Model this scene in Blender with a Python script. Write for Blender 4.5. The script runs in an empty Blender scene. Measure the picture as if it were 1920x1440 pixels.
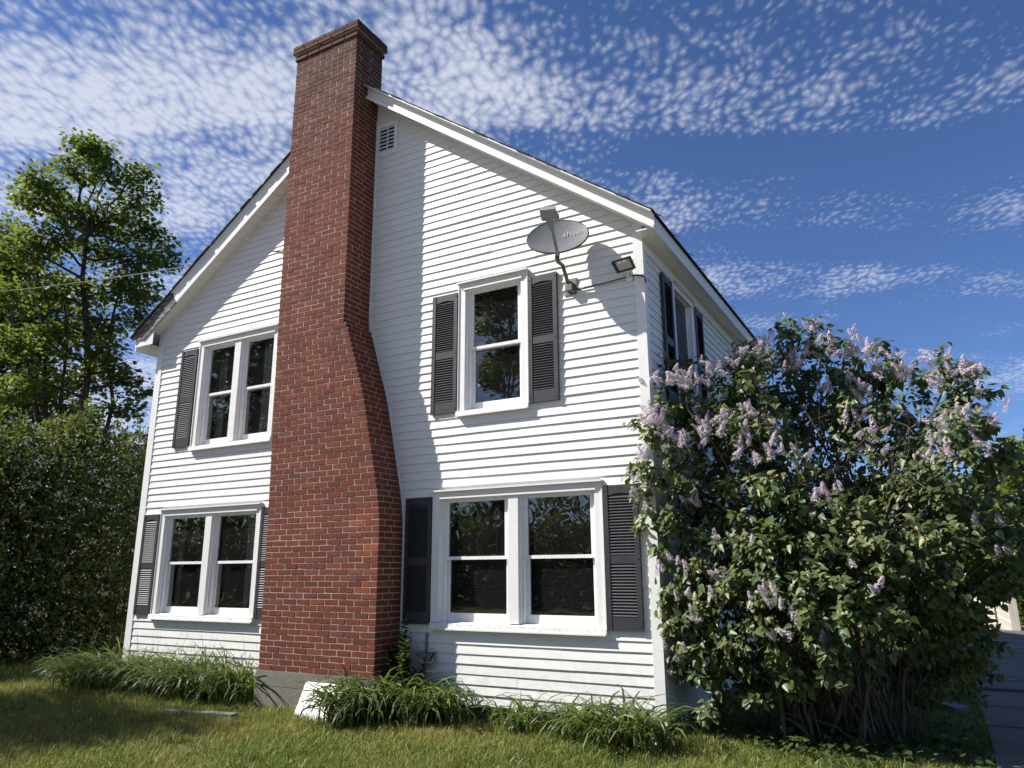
import bpy, bmesh, math, random
import numpy as np
from mathutils import Matrix, Vector

random.seed(7)
RNG = np.random.default_rng(11)
SC = bpy.context.scene
COL = SC.collection

# ------------------------------------------------------------------ camera
CAM_R = np.array([[0.8722080415, 0.1245813565, 0.4730038245],
                  [0.4891102111, -0.2123852850, -0.8459690846],
                  [-0.0049329241, 0.9692120389, -0.2461781670]])
CAM_C = np.array([10.42161684, -7.23677235, 1.62669385])
FPX = 1392.173
cam = bpy.data.cameras.new('camera')
cam.sensor_width = 36.0
cam.sensor_fit = 'HORIZONTAL'
cam.lens = FPX / 1920.0 * 36.0
cam.clip_start = 0.05
cam.clip_end = 3000.0
camo = bpy.data.objects.new('camera', cam)
COL.objects.link(camo)
mw = Matrix.Identity(4)
for i in range(3):
    for j in range(3):
        mw[i][j] = CAM_R[i, j]
    mw[i][3] = CAM_C[i]
camo.matrix_world = mw
SC.camera = camo

# ------------------------------------------------------------------ sun and sky
SUN_DIR = Vector((-1.8, -1.0, 2.0)).normalized()       # towards the sun
sun_el = math.asin(SUN_DIR.z)
sun_az = math.atan2(SUN_DIR.x, SUN_DIR.y)              # clockwise from +y
sl = bpy.data.lights.new('sun', 'SUN')
sl.energy = 4.2
sl.angle = math.radians(0.5)
sl.color = (1.0, 0.955, 0.88)
so = bpy.data.objects.new('sun', sl)
COL.objects.link(so)
so.rotation_euler = SUN_DIR.to_track_quat('Z', 'Y').to_euler()
so.location = (-18, -10, 24)

world = bpy.data.worlds.new('World')
SC.world = world
world.use_nodes = True
wt = world.node_tree
wt.nodes.clear()


def wn(t, **kw):
    n = wt.nodes.new(t)
    for k, v in kw.items():
        setattr(n, k, v)
    return n


def wl(a, b):
    wt.links.new(a, b)


def wmath(op, a, b=None, c=None, clamp=False):
    n = wn('ShaderNodeMath', operation=op, use_clamp=clamp)
    for i, v in enumerate((a, b, c)):
        if v is None:
            continue
        if isinstance(v, (int, float)):
            n.inputs[i].default_value = v
        else:
            wl(v, n.inputs[i])
    return n.outputs[0]


SKY_STRENGTH = 0.092
sky = wn('ShaderNodeTexSky', sky_type='NISHITA')
sky.sun_disc = False
sky.sun_elevation = sun_el
sky.sun_rotation = sun_az
sky.altitude = 300.0
sky.air_density = 0.85
sky.dust_density = 0.35
sky.ozone_density = 2.4
tc = wn('ShaderNodeTexCoord')
sep = wn('ShaderNodeSeparateXYZ')
wl(tc.outputs['Generated'], sep.inputs[0])
zz = wmath('MAXIMUM', sep.outputs[2], 0.02)
zz = wmath('ADD', zz, 0.03)
pxn = wmath('DIVIDE', sep.outputs[0], zz)
pyn = wmath('DIVIDE', sep.outputs[1], zz)
# the cloud layer seen as a plane; t runs across the cloud rows, s along them
ta = math.radians(29.0)
tdx, tdy = -math.sin(ta), math.cos(ta)
tt = wmath('ADD', wmath('MULTIPLY', pxn, tdx), wmath('MULTIPLY', pyn, tdy))
ss = wmath('ADD', wmath('MULTIPLY', pxn, tdy), wmath('MULTIPLY', pyn, -tdx))
pl = wn('ShaderNodeCombineXYZ')
wl(ss, pl.inputs[0])
wl(tt, pl.inputs[1])


def wnoise(vec, scale, detail, rough=0.55, dist=0.0, off=(0, 0, 0), sc=(1, 1, 1)):
    m = wn('ShaderNodeMapping')
    m.inputs['Location'].default_value = off
    m.inputs['Scale'].default_value = sc
    wl(vec, m.inputs[0])
    n = wn('ShaderNodeTexNoise', noise_dimensions='2D')
    n.inputs['Scale'].default_value = scale
    n.inputs['Detail'].default_value = detail
    n.inputs['Roughness'].default_value = rough
    n.inputs['Distortion'].default_value = dist
    wl(m.outputs[0], n.inputs['Vector'])
    return n.outputs['Fac']


plv = pl.outputs[0]
# warped row coordinate -> how much cloud each row carries
warp = wnoise(plv, 0.9, 1.0, off=(3.1, 1.7, 0))
trow = wmath('ADD', tt, wmath('MULTIPLY', wmath('SUBTRACT', warp, 0.5), 0.22))
rows = wn('ShaderNodeValToRGB')
rows.color_ramp.interpolation = 'EASE'
els = rows.color_ramp.elements
stops = [(0.0, .50), (0.6, .55), (0.9, .46), (1.08, .50), (1.17, .66), (1.28, .82), (1.40, .76), (1.48, .36), (1.56, .33),
         (1.66, .60), (1.76, .68), (1.88, .56), (2.0, .28), (2.1, .36), (2.2, .64), (2.34, .60), (2.48, .36), (2.66, .60), (2.9, .42), (3.2, .60), (4.0, .50), (4.8, .50), (6.0, .48)]
while len(els) < len(stops):
    els.new(0.5)
for e, (p, v) in zip(els, stops):
    e.position = p / 6.0
    e.color = (v, v, v, 1)
wl(wmath('DIVIDE', trow, 6.0), rows.inputs[0])
big = wnoise(plv, 0.85, 1.0, off=(5.2, 0.4, 0))
cover = wmath('ADD', rows.outputs[0], wmath('MULTIPLY', wmath('SUBTRACT', big, 0.5), 0.80))
# more cloud towards the left of the view (a thicker sheet there)
side = wn('ShaderNodeMapRange')
side.inputs['From Min'].default_value = 0.7
side.inputs['From Max'].default_value = -1.5
side.inputs['To Min'].default_value = -0.08
side.inputs['To Max'].default_value = 0.32
wl(ss, side.inputs[0])
cover = wmath('ADD', cover, side.outputs[0])
# small puffs: round cells, softened, broken up by finer noise
wv = wn('ShaderNodeTexNoise', noise_dimensions='2D')
wv.inputs['Scale'].default_value = 9.0
wv.inputs['Detail'].default_value = 1.0
wl(plv, wv.inputs['Vector'])
wvs = wn('ShaderNodeVectorMath', operation='SCALE')
wvs.inputs['Scale'].default_value = 0.035
wl(wv.outputs['Color'], wvs.inputs[0])
wva = wn('ShaderNodeVectorMath', operation='ADD')
wl(plv, wva.inputs[0])
wl(wvs.outputs[0], wva.inputs[1])
vor = wn('ShaderNodeTexVoronoi', voronoi_dimensions='2D')
vor.feature = 'SMOOTH_F1'
vor.inputs['Scale'].default_value = 41.0
vor.inputs['Smoothness'].default_value = 0.35
vmap = wn('ShaderNodeMapping')
vmap.inputs['Scale'].default_value = (1.25, 0.80, 1)
vmap.inputs['Rotation'].default_value = (0, 0, 0.25)
wl(wva.outputs[0], vmap.inputs[0])
wl(vmap.outputs[0], vor.inputs['Vector'])
puff = wmath('SUBTRACT', 0.45, vor.outputs['Distance'])
fine = wnoise(wva.outputs[0], 60.0, 3.0, rough=0.55, sc=(1.1, 0.8, 1))
mid = wnoise(plv, 5.0, 3.0, rough=0.55, off=(9, 2, 0))
tex = wmath('ADD', wmath('MULTIPLY', puff, 0.52), wmath('MULTIPLY', wmath('SUBTRACT', fine, 0.5), 0.42))
tex = wmath('ADD', tex, wmath('MULTIPLY', wmath('SUBTRACT', mid, 0.5), 0.80))
dens = wmath('ADD', wmath('SUBTRACT', cover, 0.54), tex)
cl = wn('ShaderNodeMapRange', interpolation_type='SMOOTHSTEP')
cl.inputs['From Min'].default_value = -0.10
cl.inputs['From Max'].default_value = 0.80
cl.inputs['To Min'].default_value = 0.0
cl.inputs['To Max'].default_value = 0.84
wl(dens, cl.inputs[0])
# nothing above resolves close to the horizon: thin the detail out there
cmix = wn('ShaderNodeMix', data_type='RGBA')
wl(cl.outputs[0], cmix.inputs[0])
tint = wn('ShaderNodeMix', data_type='RGBA', blend_type='MULTIPLY')
tint.inputs[0].default_value = 1.0
wl(sky.outputs[0], tint.inputs[6])
tint.inputs[7].default_value = (0.44, 0.54, 0.73, 1)
wl(tint.outputs[2], cmix.inputs[6])
cmix.inputs[7].default_value = (4.2, 4.4, 5.0, 1)
bg = wn('ShaderNodeBackground')
bg.inputs['Strength'].default_value = SKY_STRENGTH
wl(cmix.outputs[2], bg.inputs['Color'])
wo = wn('ShaderNodeOutputWorld')
wl(bg.outputs[0], wo.inputs['Surface'])
world.cycles.sampling_method = 'MANUAL'
world.cycles.sample_map_resolution = 256

vs = SC.view_settings
vs.view_transform = 'Standard'
vs.look = 'None'
vs.exposure = 0.98
vs.gamma = 1.0
SC.cycles.use_denoising = True
SC.cycles.use_adaptive_sampling = True
SC.cycles.adaptive_threshold = 0.02
SC.cycles.max_bounces = 6
SC.cycles.diffuse_bounces = 2
SC.cycles.glossy_bounces = 3
SC.cycles.transmission_bounces = 4
SC.cycles.transparent_max_bounces = 8
SC.cycles.sample_clamp_indirect = 6.0

# ------------------------------------------------------------------ helpers
GZ = 0.10            # height of the lawn
S = 0.1016           # clapboard exposure


def ray(u, v):
    return CAM_R @ np.array([(u - 960) / FPX, -(v - 720) / FPX, -1.0])


def at_y(u, v, y):
    d = ray(u, v)
    return CAM_C + d * ((y - CAM_C[1]) / d[1])


def at_d(u, v, dist):
    d = ray(u, v)
    return CAM_C + d * (dist / math.hypot(d[0], d[1]))


WORLD = {}


def set_parent(o, parent, mat=None):
    mat = mat or Matrix.Identity(4)
    o.matrix_basis = mat
    WORLD[o.name] = mat
    if parent is not None:
        o.parent = parent
        o.matrix_parent_inverse = WORLD[parent.name].inverted()


def tag(o, label=None, cat=None, group=None, kind=None):
    if label:
        o['label'] = label
    if cat:
        o['category'] = cat
    if group:
        o['group'] = group
    if kind:
        o['kind'] = kind
    return o


def empty(name, loc, label, cat, group=None):
    o = bpy.data.objects.new(name, None)
    o.empty_display_size = 0.2
    COL.objects.link(o)
    set_parent(o, None, Matrix.Translation(Vector(loc)))
    return tag(o, label, cat, group)


def link(name, me, parent=None, mat=None):
    o = bpy.data.objects.new(name, me)
    COL.objects.link(o)
    set_parent(o, parent, mat)
    return o


class MB:
    """collects faces; build() links them as one mesh object"""

    def __init__(self):
        self.v = []
        self.f = []

    def poly(self, pts):
        b = len(self.v)
        self.v += [tuple(p) for p in pts]
        self.f.append(tuple(range(b, b + len(pts))))

    def hexa(self, p):
        """8 points: bottom 0-3 counter-clockwise, top 4-7"""
        b = len(self.v)
        self.v += [tuple(q) for q in p]
        for f in ((3, 2, 1, 0), (4, 5, 6, 7), (0, 1, 5, 4), (1, 2, 6, 5), (2, 3, 7, 6), (3, 0, 4, 7)):
            self.f.append(tuple(b + i for i in f))

    def box(self, x0, x1, y0, y1, z0, z1):
        self.hexa([(x0, y0, z0), (x1, y0, z0), (x1, y1, z0), (x0, y1, z0),
                   (x0, y0, z1), (x1, y0, z1), (x1, y1, z1), (x0, y1, z1)])

    def prism_y(self, xz, y0, y1):
        """polygon in x,z (counter-clockwise seen from -y) extruded from y0 (front) to y1"""
        n = len(xz)
        b = len(self.v)
        self.v += [(x, y0, z) for x, z in xz] + [(x, y1, z) for x, z in xz]
        self.f.append(tuple(b + i for i in range(n)))
        self.f.append(tuple(b + n + i for i in reversed(range(n))))
        for i in range(n):
            j = (i + 1) % n
            self.f.append((b + j, b + i, b + n + i, b + n + j))

    def tube(self, pts, rad, n=6, cap=True):
        pts = [Vector(p) for p in pts]
        if isinstance(rad, (int, float)):
            rad = [rad] * len(pts)
        b = len(self.v)
        up = None
        for i, p in enumerate(pts):
            d = (pts[min(i + 1, len(pts) - 1)] - pts[max(i - 1, 0)])
            if d.length < 1e-9:
                d = Vector((0, 0, 1))
            d.normalize()
            if up is None:
                a = Vector((0, 0, 1)) if abs(d.z) < 0.9 else Vector((1, 0, 0))
                up = d.cross(a).normalized()
            up = (up - d * up.dot(d))
            if up.length < 1e-6:
                up = d.orthogonal()
            up.normalize()
            w = d.cross(up)
            for k in range(n):
                t = 2 * math.pi * k / n
                self.v.append(tuple(p + (up * math.cos(t) + w * math.sin(t)) * rad[i]))
        for i in range(len(pts) - 1):
            for k in range(n):
                k2 = (k + 1) % n
                self.f.append((b + i * n + k, b + i * n + k2, b + (i + 1) * n + k2, b + (i + 1) * n + k))
        if cap:
            self.f.append(tuple(b + k for k in reversed(range(n))))
            e = b + (len(pts) - 1) * n
            self.f.append(tuple(e + k for k in range(n)))

    def build(self, name, mat, parent=None, smooth=False, xf=None):
        me = bpy.data.meshes.new(name)
        me.from_pydata(self.v, [], self.f)
        if mat:
            me.materials.append(mat)
        if smooth:
            me.polygons.foreach_set('use_smooth', [True] * len(me.polygons))
        me.update()
        return link(name, me, parent, xf)


def tri_mesh(name, V, F, mat, col=None, smooth=False):
    """mesh straight from numpy arrays of vertices, triangles and per-vertex colours"""
    V = np.ascontiguousarray(V, dtype=np.float32)
    F = np.ascontiguousarray(F, dtype=np.int32)
    me = bpy.data.meshes.new(name)
    me.vertices.add(len(V))
    me.vertices.foreach_set('co', V.ravel())
    me.loops.add(F.size)
    me.loops.foreach_set('vertex_index', F.ravel())
    me.polygons.add(len(F))
    me.polygons.foreach_set('loop_start', np.arange(0, F.size, 3, dtype=np.int32))
    me.polygons.foreach_set('loop_total', np.full(len(F), 3, dtype=np.int32))
    if smooth:
        me.polygons.foreach_set('use_smooth', np.ones(len(F), dtype=bool))
    if mat:
        me.materials.append(mat)
    if col is not None:
        a = me.color_attributes.new('tone', 'FLOAT_COLOR', 'POINT')
        c = np.ones((len(V), 4), dtype=np.float32)
        c[:, :3] = col
        a.data.foreach_set('color', c.ravel())
    me.update(calc_edges=True)
    return me


def nrm(a):
    return a / np.maximum(np.linalg.norm(a, axis=-1, keepdims=True), 1e-9)


def scatter(tv, tf, pos, axis_y, axis_z, size, tone=None):
    """place template leaf (tv, tf; length along +y, face along +z) at every pos"""
    n, m = len(pos), len(tv)
    ay = nrm(axis_y)
    ax = nrm(np.cross(ay, axis_z))
    az = np.cross(ax, ay)
    size = np.asarray(size).reshape(n, 1, 1)
    V = (tv[None, :, 0:1] * ax[:, None, :] + tv[None, :, 1:2] * ay[:, None, :] + tv[None, :, 2:3] * az[:, None, :]) * size + pos[:, None, :]
    F = tf[None, :, :] + (np.arange(n) * m)[:, None, None]
    c = None if tone is None else np.repeat(tone, m, axis=0)
    return V.reshape(-1, 3), F.reshape(-1, 3), c


# ------------------------------------------------------------------ materials
def new_mat(name):
    m = bpy.data.materials.new(name)
    m.use_nodes = True
    nt = m.node_tree
    b = nt.nodes['Principled BSDF']
    return m, nt, b


def add(nt, t, **kw):
    n = nt.nodes.new(t)
    for k, v in kw.items():
        setattr(n, k, v)
    return n


def noise(nt, scale, detail=4, rough=0.55, coord='Object', sc=(1, 1, 1), dist=0.0):
    t = add(nt, 'ShaderNodeTexCoord')
    m = add(nt, 'ShaderNodeMapping')
    m.inputs['Scale'].default_value = sc
    nt.links.new(t.outputs[coord], m.inputs[0])
    n = add(nt, 'ShaderNodeTexNoise')
    n.inputs['Scale'].default_value = scale
    n.inputs['Detail'].default_value = detail
    n.inputs['Roughness'].default_value = rough
    n.inputs['Distortion'].default_value = dist
    nt.links.new(m.outputs[0], n.inputs['Vector'])
    return n.outputs['Fac']


def ramp(nt, fac, stops, interp='LINEAR'):
    r = add(nt, 'ShaderNodeValToRGB')
    r.color_ramp.interpolation = interp
    e = r.color_ramp.elements
    while len(e) < len(stops):
        e.new(0.5)
    for k, (p, c) in zip(e, stops):
        k.position = p
        k.color = (c[0], c[1], c[2], 1)
    nt.links.new(fac, r.inputs[0])
    return r.outputs[0]


def bump(nt, b, fac, strength=0.3, dist=0.01):
    n = add(nt, 'ShaderNodeBump')
    n.inputs['Strength'].default_value = strength
    n.inputs['Distance'].default_value = dist
    nt.links.new(fac, n.inputs['Height'])
    nt.links.new(n.outputs[0], b.inputs['Normal'])


def mixc(nt, fac, a, b, mode='MIX'):
    n = add(nt, 'ShaderNodeMix', data_type='RGBA', blend_type=mode)
    for sock, v in ((n.inputs[0], fac), (n.inputs[6], a), (n.inputs[7], b)):
        if isinstance(v, (int, float)):
            sock.default_value = v
        elif isinstance(v, tuple):
            sock.default_value = (v[0], v[1], v[2], 1)
        else:
            nt.links.new(v, sock)
    return n.outputs[2]


def objrand(nt):
    return add(nt, 'ShaderNodeObjectInfo').outputs['Random']


def mat_plain(name, c, rough=0.5, var=0.12, scale=8.0, bmp=0.0, spec=0.4, metal=0.0, sc=(1, 1, 1)):
    m, nt, b = new_mat(name)
    f = noise(nt, scale, 5, 0.6, sc=sc)
    lo = tuple(x * (1 - var) for x in c)
    hi = tuple(min(1, x * (1 + var)) for x in c)
    nt.links.new(ramp(nt, f, [(0.3, lo), (0.7, hi)]), b.inputs['Base Color'])
    b.inputs['Roughness'].default_value = rough
    b.inputs['Specular IOR Level'].default_value = spec
    b.inputs['Metallic'].default_value = metal
    if bmp:
        bump(nt, b, noise(nt, scale * 6, 4), bmp, 0.004)
    return m


def mat_siding():
    m, nt, b = new_mat('white_vinyl_siding')
    g = noise(nt, 3.0, 6, 0.65, sc=(0.5, 0.5, 2.0))
    base = ramp(nt, g, [(0.25, (0.68, 0.68, 0.66)), (0.6, (0.745, 0.745, 0.73)), (0.85, (0.78, 0.78, 0.765))])
    r = objrand(nt)
    base = mixc(nt, 1.0, base, ramp(nt, r, [(0, (0.965, 0.965, 0.96)), (1, (1, 1, 1))]), 'MULTIPLY')
    dirt = noise(nt, 26.0, 8, 0.75)
    base = mixc(nt, ramp(nt, dirt, [(0.70, (0, 0, 0)), (0.80, (0.35, 0.35, 0.35))]), base, (0.42, 0.40, 0.36))
    # rain streaks
    st = noise(nt, 5.0, 6, 0.7, sc=(6, 6, 0.35))
    base = mixc(nt, ramp(nt, st, [(0.55, (0, 0, 0)), (0.8, (0.28, 0.28, 0.28))]), base, (0.60, 0.59, 0.55))
    g2 = add(nt, 'ShaderNodeNewGeometry')
    sp = add(nt, 'ShaderNodeSeparateXYZ')
    nt.links.new(g2.outputs['Position'], sp.inputs[0])
    mr = add(nt, 'ShaderNodeMapRange')
    mr.inputs['From Min'].default_value = 0.95
    mr.inputs['From Max'].default_value = 0.22
    mr.inputs['To Max'].default_value = 0.75
    nt.links.new(sp.outputs[2], mr.inputs[0])
    sn = add(nt, 'ShaderNodeTexNoise')
    sn.inputs['Scale'].default_value = 9.0
    sn.inputs['Detail'].default_value = 8.0
    sn.inputs['Roughness'].default_value = 0.75
    nt.links.new(g2.outputs['Position'], sn.inputs['Vector'])
    mm = add(nt, 'ShaderNodeMath', operation='MULTIPLY')
    nt.links.new(mr.outputs[0], mm.inputs[0])
    nt.links.new(ramp(nt, sn.outputs['Fac'], [(0.42, (0, 0, 0)), (0.75, (1, 1, 1))]), mm.inputs[1])
    base = mixc(nt, mm.outputs[0], base, (0.36, 0.34, 0.27))     # rain splash from the flower bed
    nt.links.new(base, b.inputs['Base Color'])
    b.inputs['Roughness'].default_value = 0.48
    b.inputs['Specular IOR Level'].default_value = 0.3
    w = noise(nt, 30.0, 3, sc=(0.15, 1, 1.4))
    bump(nt, b, w, 0.16, 0.006)
    return m


def mat_trim(name='white_trim', c=(0.755, 0.755, 0.74), grime=0.35):
    m, nt, b = new_mat(name)
    g = noise(nt, 9.0, 6, 0.7)
    d = noise(nt, 45.0, 8, 0.8)
    base = ramp(nt, g, [(0.3, tuple(x * 0.93 for x in c)), (0.65, c)])
    base = mixc(nt, ramp(nt, d, [(0.62, (0, 0, 0)), (0.74, (grime, grime, grime))]), base, (0.33, 0.31, 0.27))
    nt.links.new(base, b.inputs['Base Color'])
    b.inputs['Roughness'].default_value = 0.45
    return m


def mat_sill():
    m, nt, b = new_mat('flaking_sill_paint')
    d = noise(nt, 34.0, 8, 0.8)
    p = noise(nt, 4.0, 3, 0.6)
    k = add(nt, 'ShaderNodeMath', operation='MULTIPLY_ADD')
    nt.links.new(p, k.inputs[0])
    k.inputs[1].default_value = 0.30
    nt.links.new(d, k.inputs[2])
    base = ramp(nt, k.outputs[0], [(0.70, (0.74, 0.74, 0.72)), (0.75, (0.50, 0.49, 0.46)), (0.84, (0.20, 0.19, 0.17))])
    nt.links.new(base, b.inputs['Base Color'])
    b.inputs['Roughness'].default_value = 0.7
    bump(nt, b, d, 0.35, 0.004)
    return m


def mat_shutter():
    m, nt, b = new_mat('charcoal_vinyl')
    g = noise(nt, 22.0, 5, 0.6, sc=(1, 1, 0.25))
    nt.links.new(ramp(nt, g, [(0.25, (0.025, 0.025, 0.031)), (0.75, (0.042, 0.042, 0.050))]), b.inputs['Base Color'])
    b.inputs['Roughness'].default_value = 0.48
    b.inputs['Specular IOR Level'].default_value = 0.45
    bump(nt, b, noise(nt, 60.0, 4, sc=(1, 1, 0.12)), 0.25, 0.003)
    return m


def mat_brick(rand_src, name, stain=None):
    m, nt, b = new_mat(name)
    if rand_src == 'object':
        r = objrand(nt)
    else:
        r = add(nt, 'ShaderNodeNewGeometry').outputs['Random Per Island']
    geo = add(nt, 'ShaderNodeNewGeometry')
    base = ramp(nt, r, [(0.0, (0.114, 0.037, 0.024)), (0.16, (0.142, 0.042, 0.026)), (0.34, (0.126, 0.042, 0.028)),
                        (0.55, (0.152, 0.044, 0.027)), (0.72, (0.124, 0.039, 0.025)), (0.86, (0.165, 0.052, 0.032)),
                        (0.95, (0.142, 0.055, 0.037))], 'CONSTANT')
    if stain:
        base = ramp(nt, r, stain, 'CONSTANT')
    tc_ = geo.outputs['Position']
    n1 = add(nt, 'ShaderNodeTexNoise')
    n1.inputs['Scale'].default_value = 38.0
    n1.inputs['Detail'].default_value = 7.0
    n1.inputs['Roughness'].default_value = 0.7
    nt.links.new(tc_, n1.inputs['Vector'])
    base = mixc(nt, 1.0, base, ramp(nt, n1.outputs['Fac'], [(0.25, (0.62, 0.60, 0.60)), (0.5, (1, 1, 1)), (0.8, (1.30, 1.28, 1.25))]), 'MULTIPLY')
    # lime bloom
    n2 = add(nt, 'ShaderNodeTexNoise')
    n2.inputs['Scale'].default_value = 14.0
    n2.inputs['Detail'].default_value = 9.0
    n2.inputs['Roughness'].default_value = 0.8
    nt.links.new(tc_, n2.inputs['Vector'])
    base = mixc(nt, ramp(nt, n2.outputs['Fac'], [(0.60, (0, 0, 0)), (0.76, (0.36, 0.36, 0.36))]), base, (0.36, 0.27, 0.23))
    # soot towards the top of the stack
    sp = add(nt, 'ShaderNodeSeparateXYZ')
    nt.links.new(tc_, sp.inputs[0])
    mr = add(nt, 'ShaderNodeMapRange')
    mr.inputs['From Min'].default_value = 6.6
    mr.inputs['From Max'].default_value = 9.0
    mr.inputs['To Max'].default_value = 0.80
    nt.links.new(sp.outputs[2], mr.inputs[0])
    n3 = add(nt, 'ShaderNodeTexNoise')
    n3.inputs['Scale'].default_value = 5.0
    n3.inputs['Detail'].default_value = 5.0
    nt.links.new(tc_, n3.inputs['Vector'])
    mm = add(nt, 'ShaderNodeMath', operation='MULTIPLY')
    nt.links.new(mr.outputs[0], mm.inputs[0])
    nt.links.new(ramp(nt, n3.outputs['Fac'], [(0.3, (0.35, 0.35, 0.35)), (0.65, (1.2, 1.2, 1.2))]), mm.inputs[1])
    base = mixc(nt, mm.outputs[0], base, (0.060, 0.040, 0.030))
    nt.links.new(base, b.inputs['Base Color'])
    b.inputs['Roughness'].default_value = 0.88
    b.inputs['Specular IOR Level'].default_value = 0.2
    bn = add(nt, 'ShaderNodeBump')
    bn.inputs['Strength'].default_value = 0.55
    bn.inputs['Distance'].default_value = 0.006
    nt.links.new(n1.outputs['Fac'], bn.inputs['Height'])
    nt.links.new(bn.outputs[0], b.inputs['Normal'])
    return m


def mat_mortar():
    m, nt, b = new_mat('mortar')
    g = noise(nt, 30.0, 7, 0.7)
    base = ramp(nt, g, [(0.25, (0.29, 0.195, 0.155)), (0.6, (0.44, 0.305, 0.245)), (0.85, (0.50, 0.37, 0.31))])
    nt.links.new(base, b.inputs['Base Color'])
    b.inputs['Roughness'].default_value = 0.95
    bump(nt, b, g, 0.6, 0.01)
    return m


def mat_glass():
    m = bpy.data.materials.new('window_glass')
    m.use_nodes = True
    nt = m.node_tree
    nt.nodes.clear()
    out = add(nt, 'ShaderNodeOutputMaterial')
    tr = add(nt, 'ShaderNodeBsdfTransparent')
    tr.inputs[0].default_value = (0.80, 0.82, 0.80, 1)
    gl = add(nt, 'ShaderNodeBsdfGlossy')
    gl.inputs['Roughness'].default_value = 0.0
    gl.inputs['Color'].default_value = (1, 1, 1, 1)
    fr = add(nt, 'ShaderNodeFresnel')
    fr.inputs['IOR'].default_value = 1.62
    # old panes are a little wavy
    t = add(nt, 'ShaderNodeTexCoord')
    n = add(nt, 'ShaderNodeTexNoise')
    n.inputs['Scale'].default_value = 2.6
    n.inputs['Detail'].default_value = 1.5
    nt.links.new(t.outputs['Object'], n.inputs['Vector'])
    bp = add(nt, 'ShaderNodeBump')
    bp.inputs['Strength'].default_value = 0.035
    bp.inputs['Distance'].default_value = 0.05
    nt.links.new(n.outputs['Fac'], bp.inputs['Height'])
    nt.links.new(bp.outputs[0], gl.inputs['Normal'])
    mx = add(nt, 'ShaderNodeMixShader')
    k = add(nt, 'ShaderNodeMath', operation='MULTIPLY', use_clamp=True)
    k.inputs[1].default_value = 2.6
    nt.links.new(fr.outputs[0], k.inputs[0])
    nt.links.new(k.outputs[0], mx.inputs[0])
    nt.links.new(tr.outputs[0], mx.inputs[1])
    nt.links.new(gl.outputs[0], mx.inputs[2])
    # specks of dirt over a thin haze mixed in to lift the black panes
    d = add(nt, 'ShaderNodeTexNoise')
    d.inputs['Scale'].default_value = 42.0
    d.inputs['Detail'].default_value = 6.0
    nt.links.new(t.outputs['Object'], d.inputs['Vector'])
    rp = ramp(nt, d.outputs['Fac'], [(0.35, (0.008, 0.008, 0.008)), (0.70, (0.022, 0.022, 0.022)), (0.78, (0.30, 0.30, 0.30))])
    df = add(nt, 'ShaderNodeBsdfDiffuse')
    df.inputs[0].default_value = (0.5, 0.5, 0.48, 1)
    mx2 = add(nt, 'ShaderNodeMixShader')
    nt.links.new(rp, mx2.inputs[0])
    nt.links.new(mx.outputs[0], mx2.inputs[1])
    nt.links.new(df.outputs[0], mx2.inputs[2])
    nt.links.new(mx2.outputs[0], out.inputs['Surface'])
    return m


def mat_leaf(name, c, trans=0.35, tc_=(0.20, 0.30, 0.03), rough=0.45, spec=0.35, use_tone=True):
    m = bpy.data.materials.new(name)
    m.use_nodes = True
    nt = m.node_tree
    b = nt.nodes['Principled BSDF']
    out = nt.nodes['Material Output']
    col = c
    tcol = tc_
    if use_tone:
        a = add(nt, 'ShaderNodeAttribute')
        a.attribute_name = 'tone'
        col = mixc(nt, 1.0, c, a.outputs['Color'], 'MULTIPLY')
        tcol = mixc(nt, 1.0, tc_, a.outputs['Color'], 'MULTIPLY')
        nt.links.new(col, b.inputs['Base Color'])
    else:
        r = objrand(nt)
        f = ramp(nt, r, [(0, (0.7, 0.75, 0.7)), (0.6, (1, 1, 1)), (1, (1.25, 1.2, 1.0))])
        nt.links.new(mixc(nt, 1.0, c, f, 'MULTIPLY'), b.inputs['Base Color'])
        tcol = mixc(nt, 1.0, tc_, f, 'MULTIPLY')
    b.inputs['Roughness'].default_value = rough
    b.inputs['Specular IOR Level'].default_value = spec
    tr = add(nt, 'ShaderNodeBsdfTranslucent')
    nt.links.new(tcol, tr.inputs[0])
    mx = add(nt, 'ShaderNodeMixShader')
    mx.inputs[0].default_value = trans
    nt.links.new(b.outputs[0], mx.inputs[1])
    nt.links.new(tr.outputs[0], mx.inputs[2])
    nt.links.new(mx.outputs[0], out.inputs['Surface'])
    return m


def mat_wood(name, c, dark, scale=3.0, rough=0.8, sc=(1, 12, 12)):
    m, nt, b = new_mat(name)
    g = noise(nt, scale, 8, 0.7, sc=sc)
    r = objrand(nt)
    base = ramp(nt, g, [(0.3, dark), (0.65, c)])
    base = mixc(nt, 1.0, base, ramp(nt, r, [(0, (0.75, 0.75, 0.75)), (1, (1.15, 1.15, 1.15))]), 'MULTIPLY')
    nt.links.new(base, b.inputs['Base Color'])
    b.inputs['Roughness'].default_value = rough
    bump(nt, b, g, 0.4, 0.006)
    return m


def mat_peeling():
    m, nt, b = new_mat('bare_weathered_wood')
    g = noise(nt, 7.0, 8, 0.75, sc=(1.2, 1, 4.0))
    base = ramp(nt, g, [(0.30, (0.045, 0.040, 0.040)), (0.52, (0.13, 0.12, 0.12)), (0.60, (0.30, 0.29, 0.28)), (0.7, (0.50, 0.49, 0.47))])
    nt.links.new(base, b.inputs['Base Color'])
    b.inputs['Roughness'].default_value = 0.9
    bump(nt, b, g, 0.6, 0.01)
    return m


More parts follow.
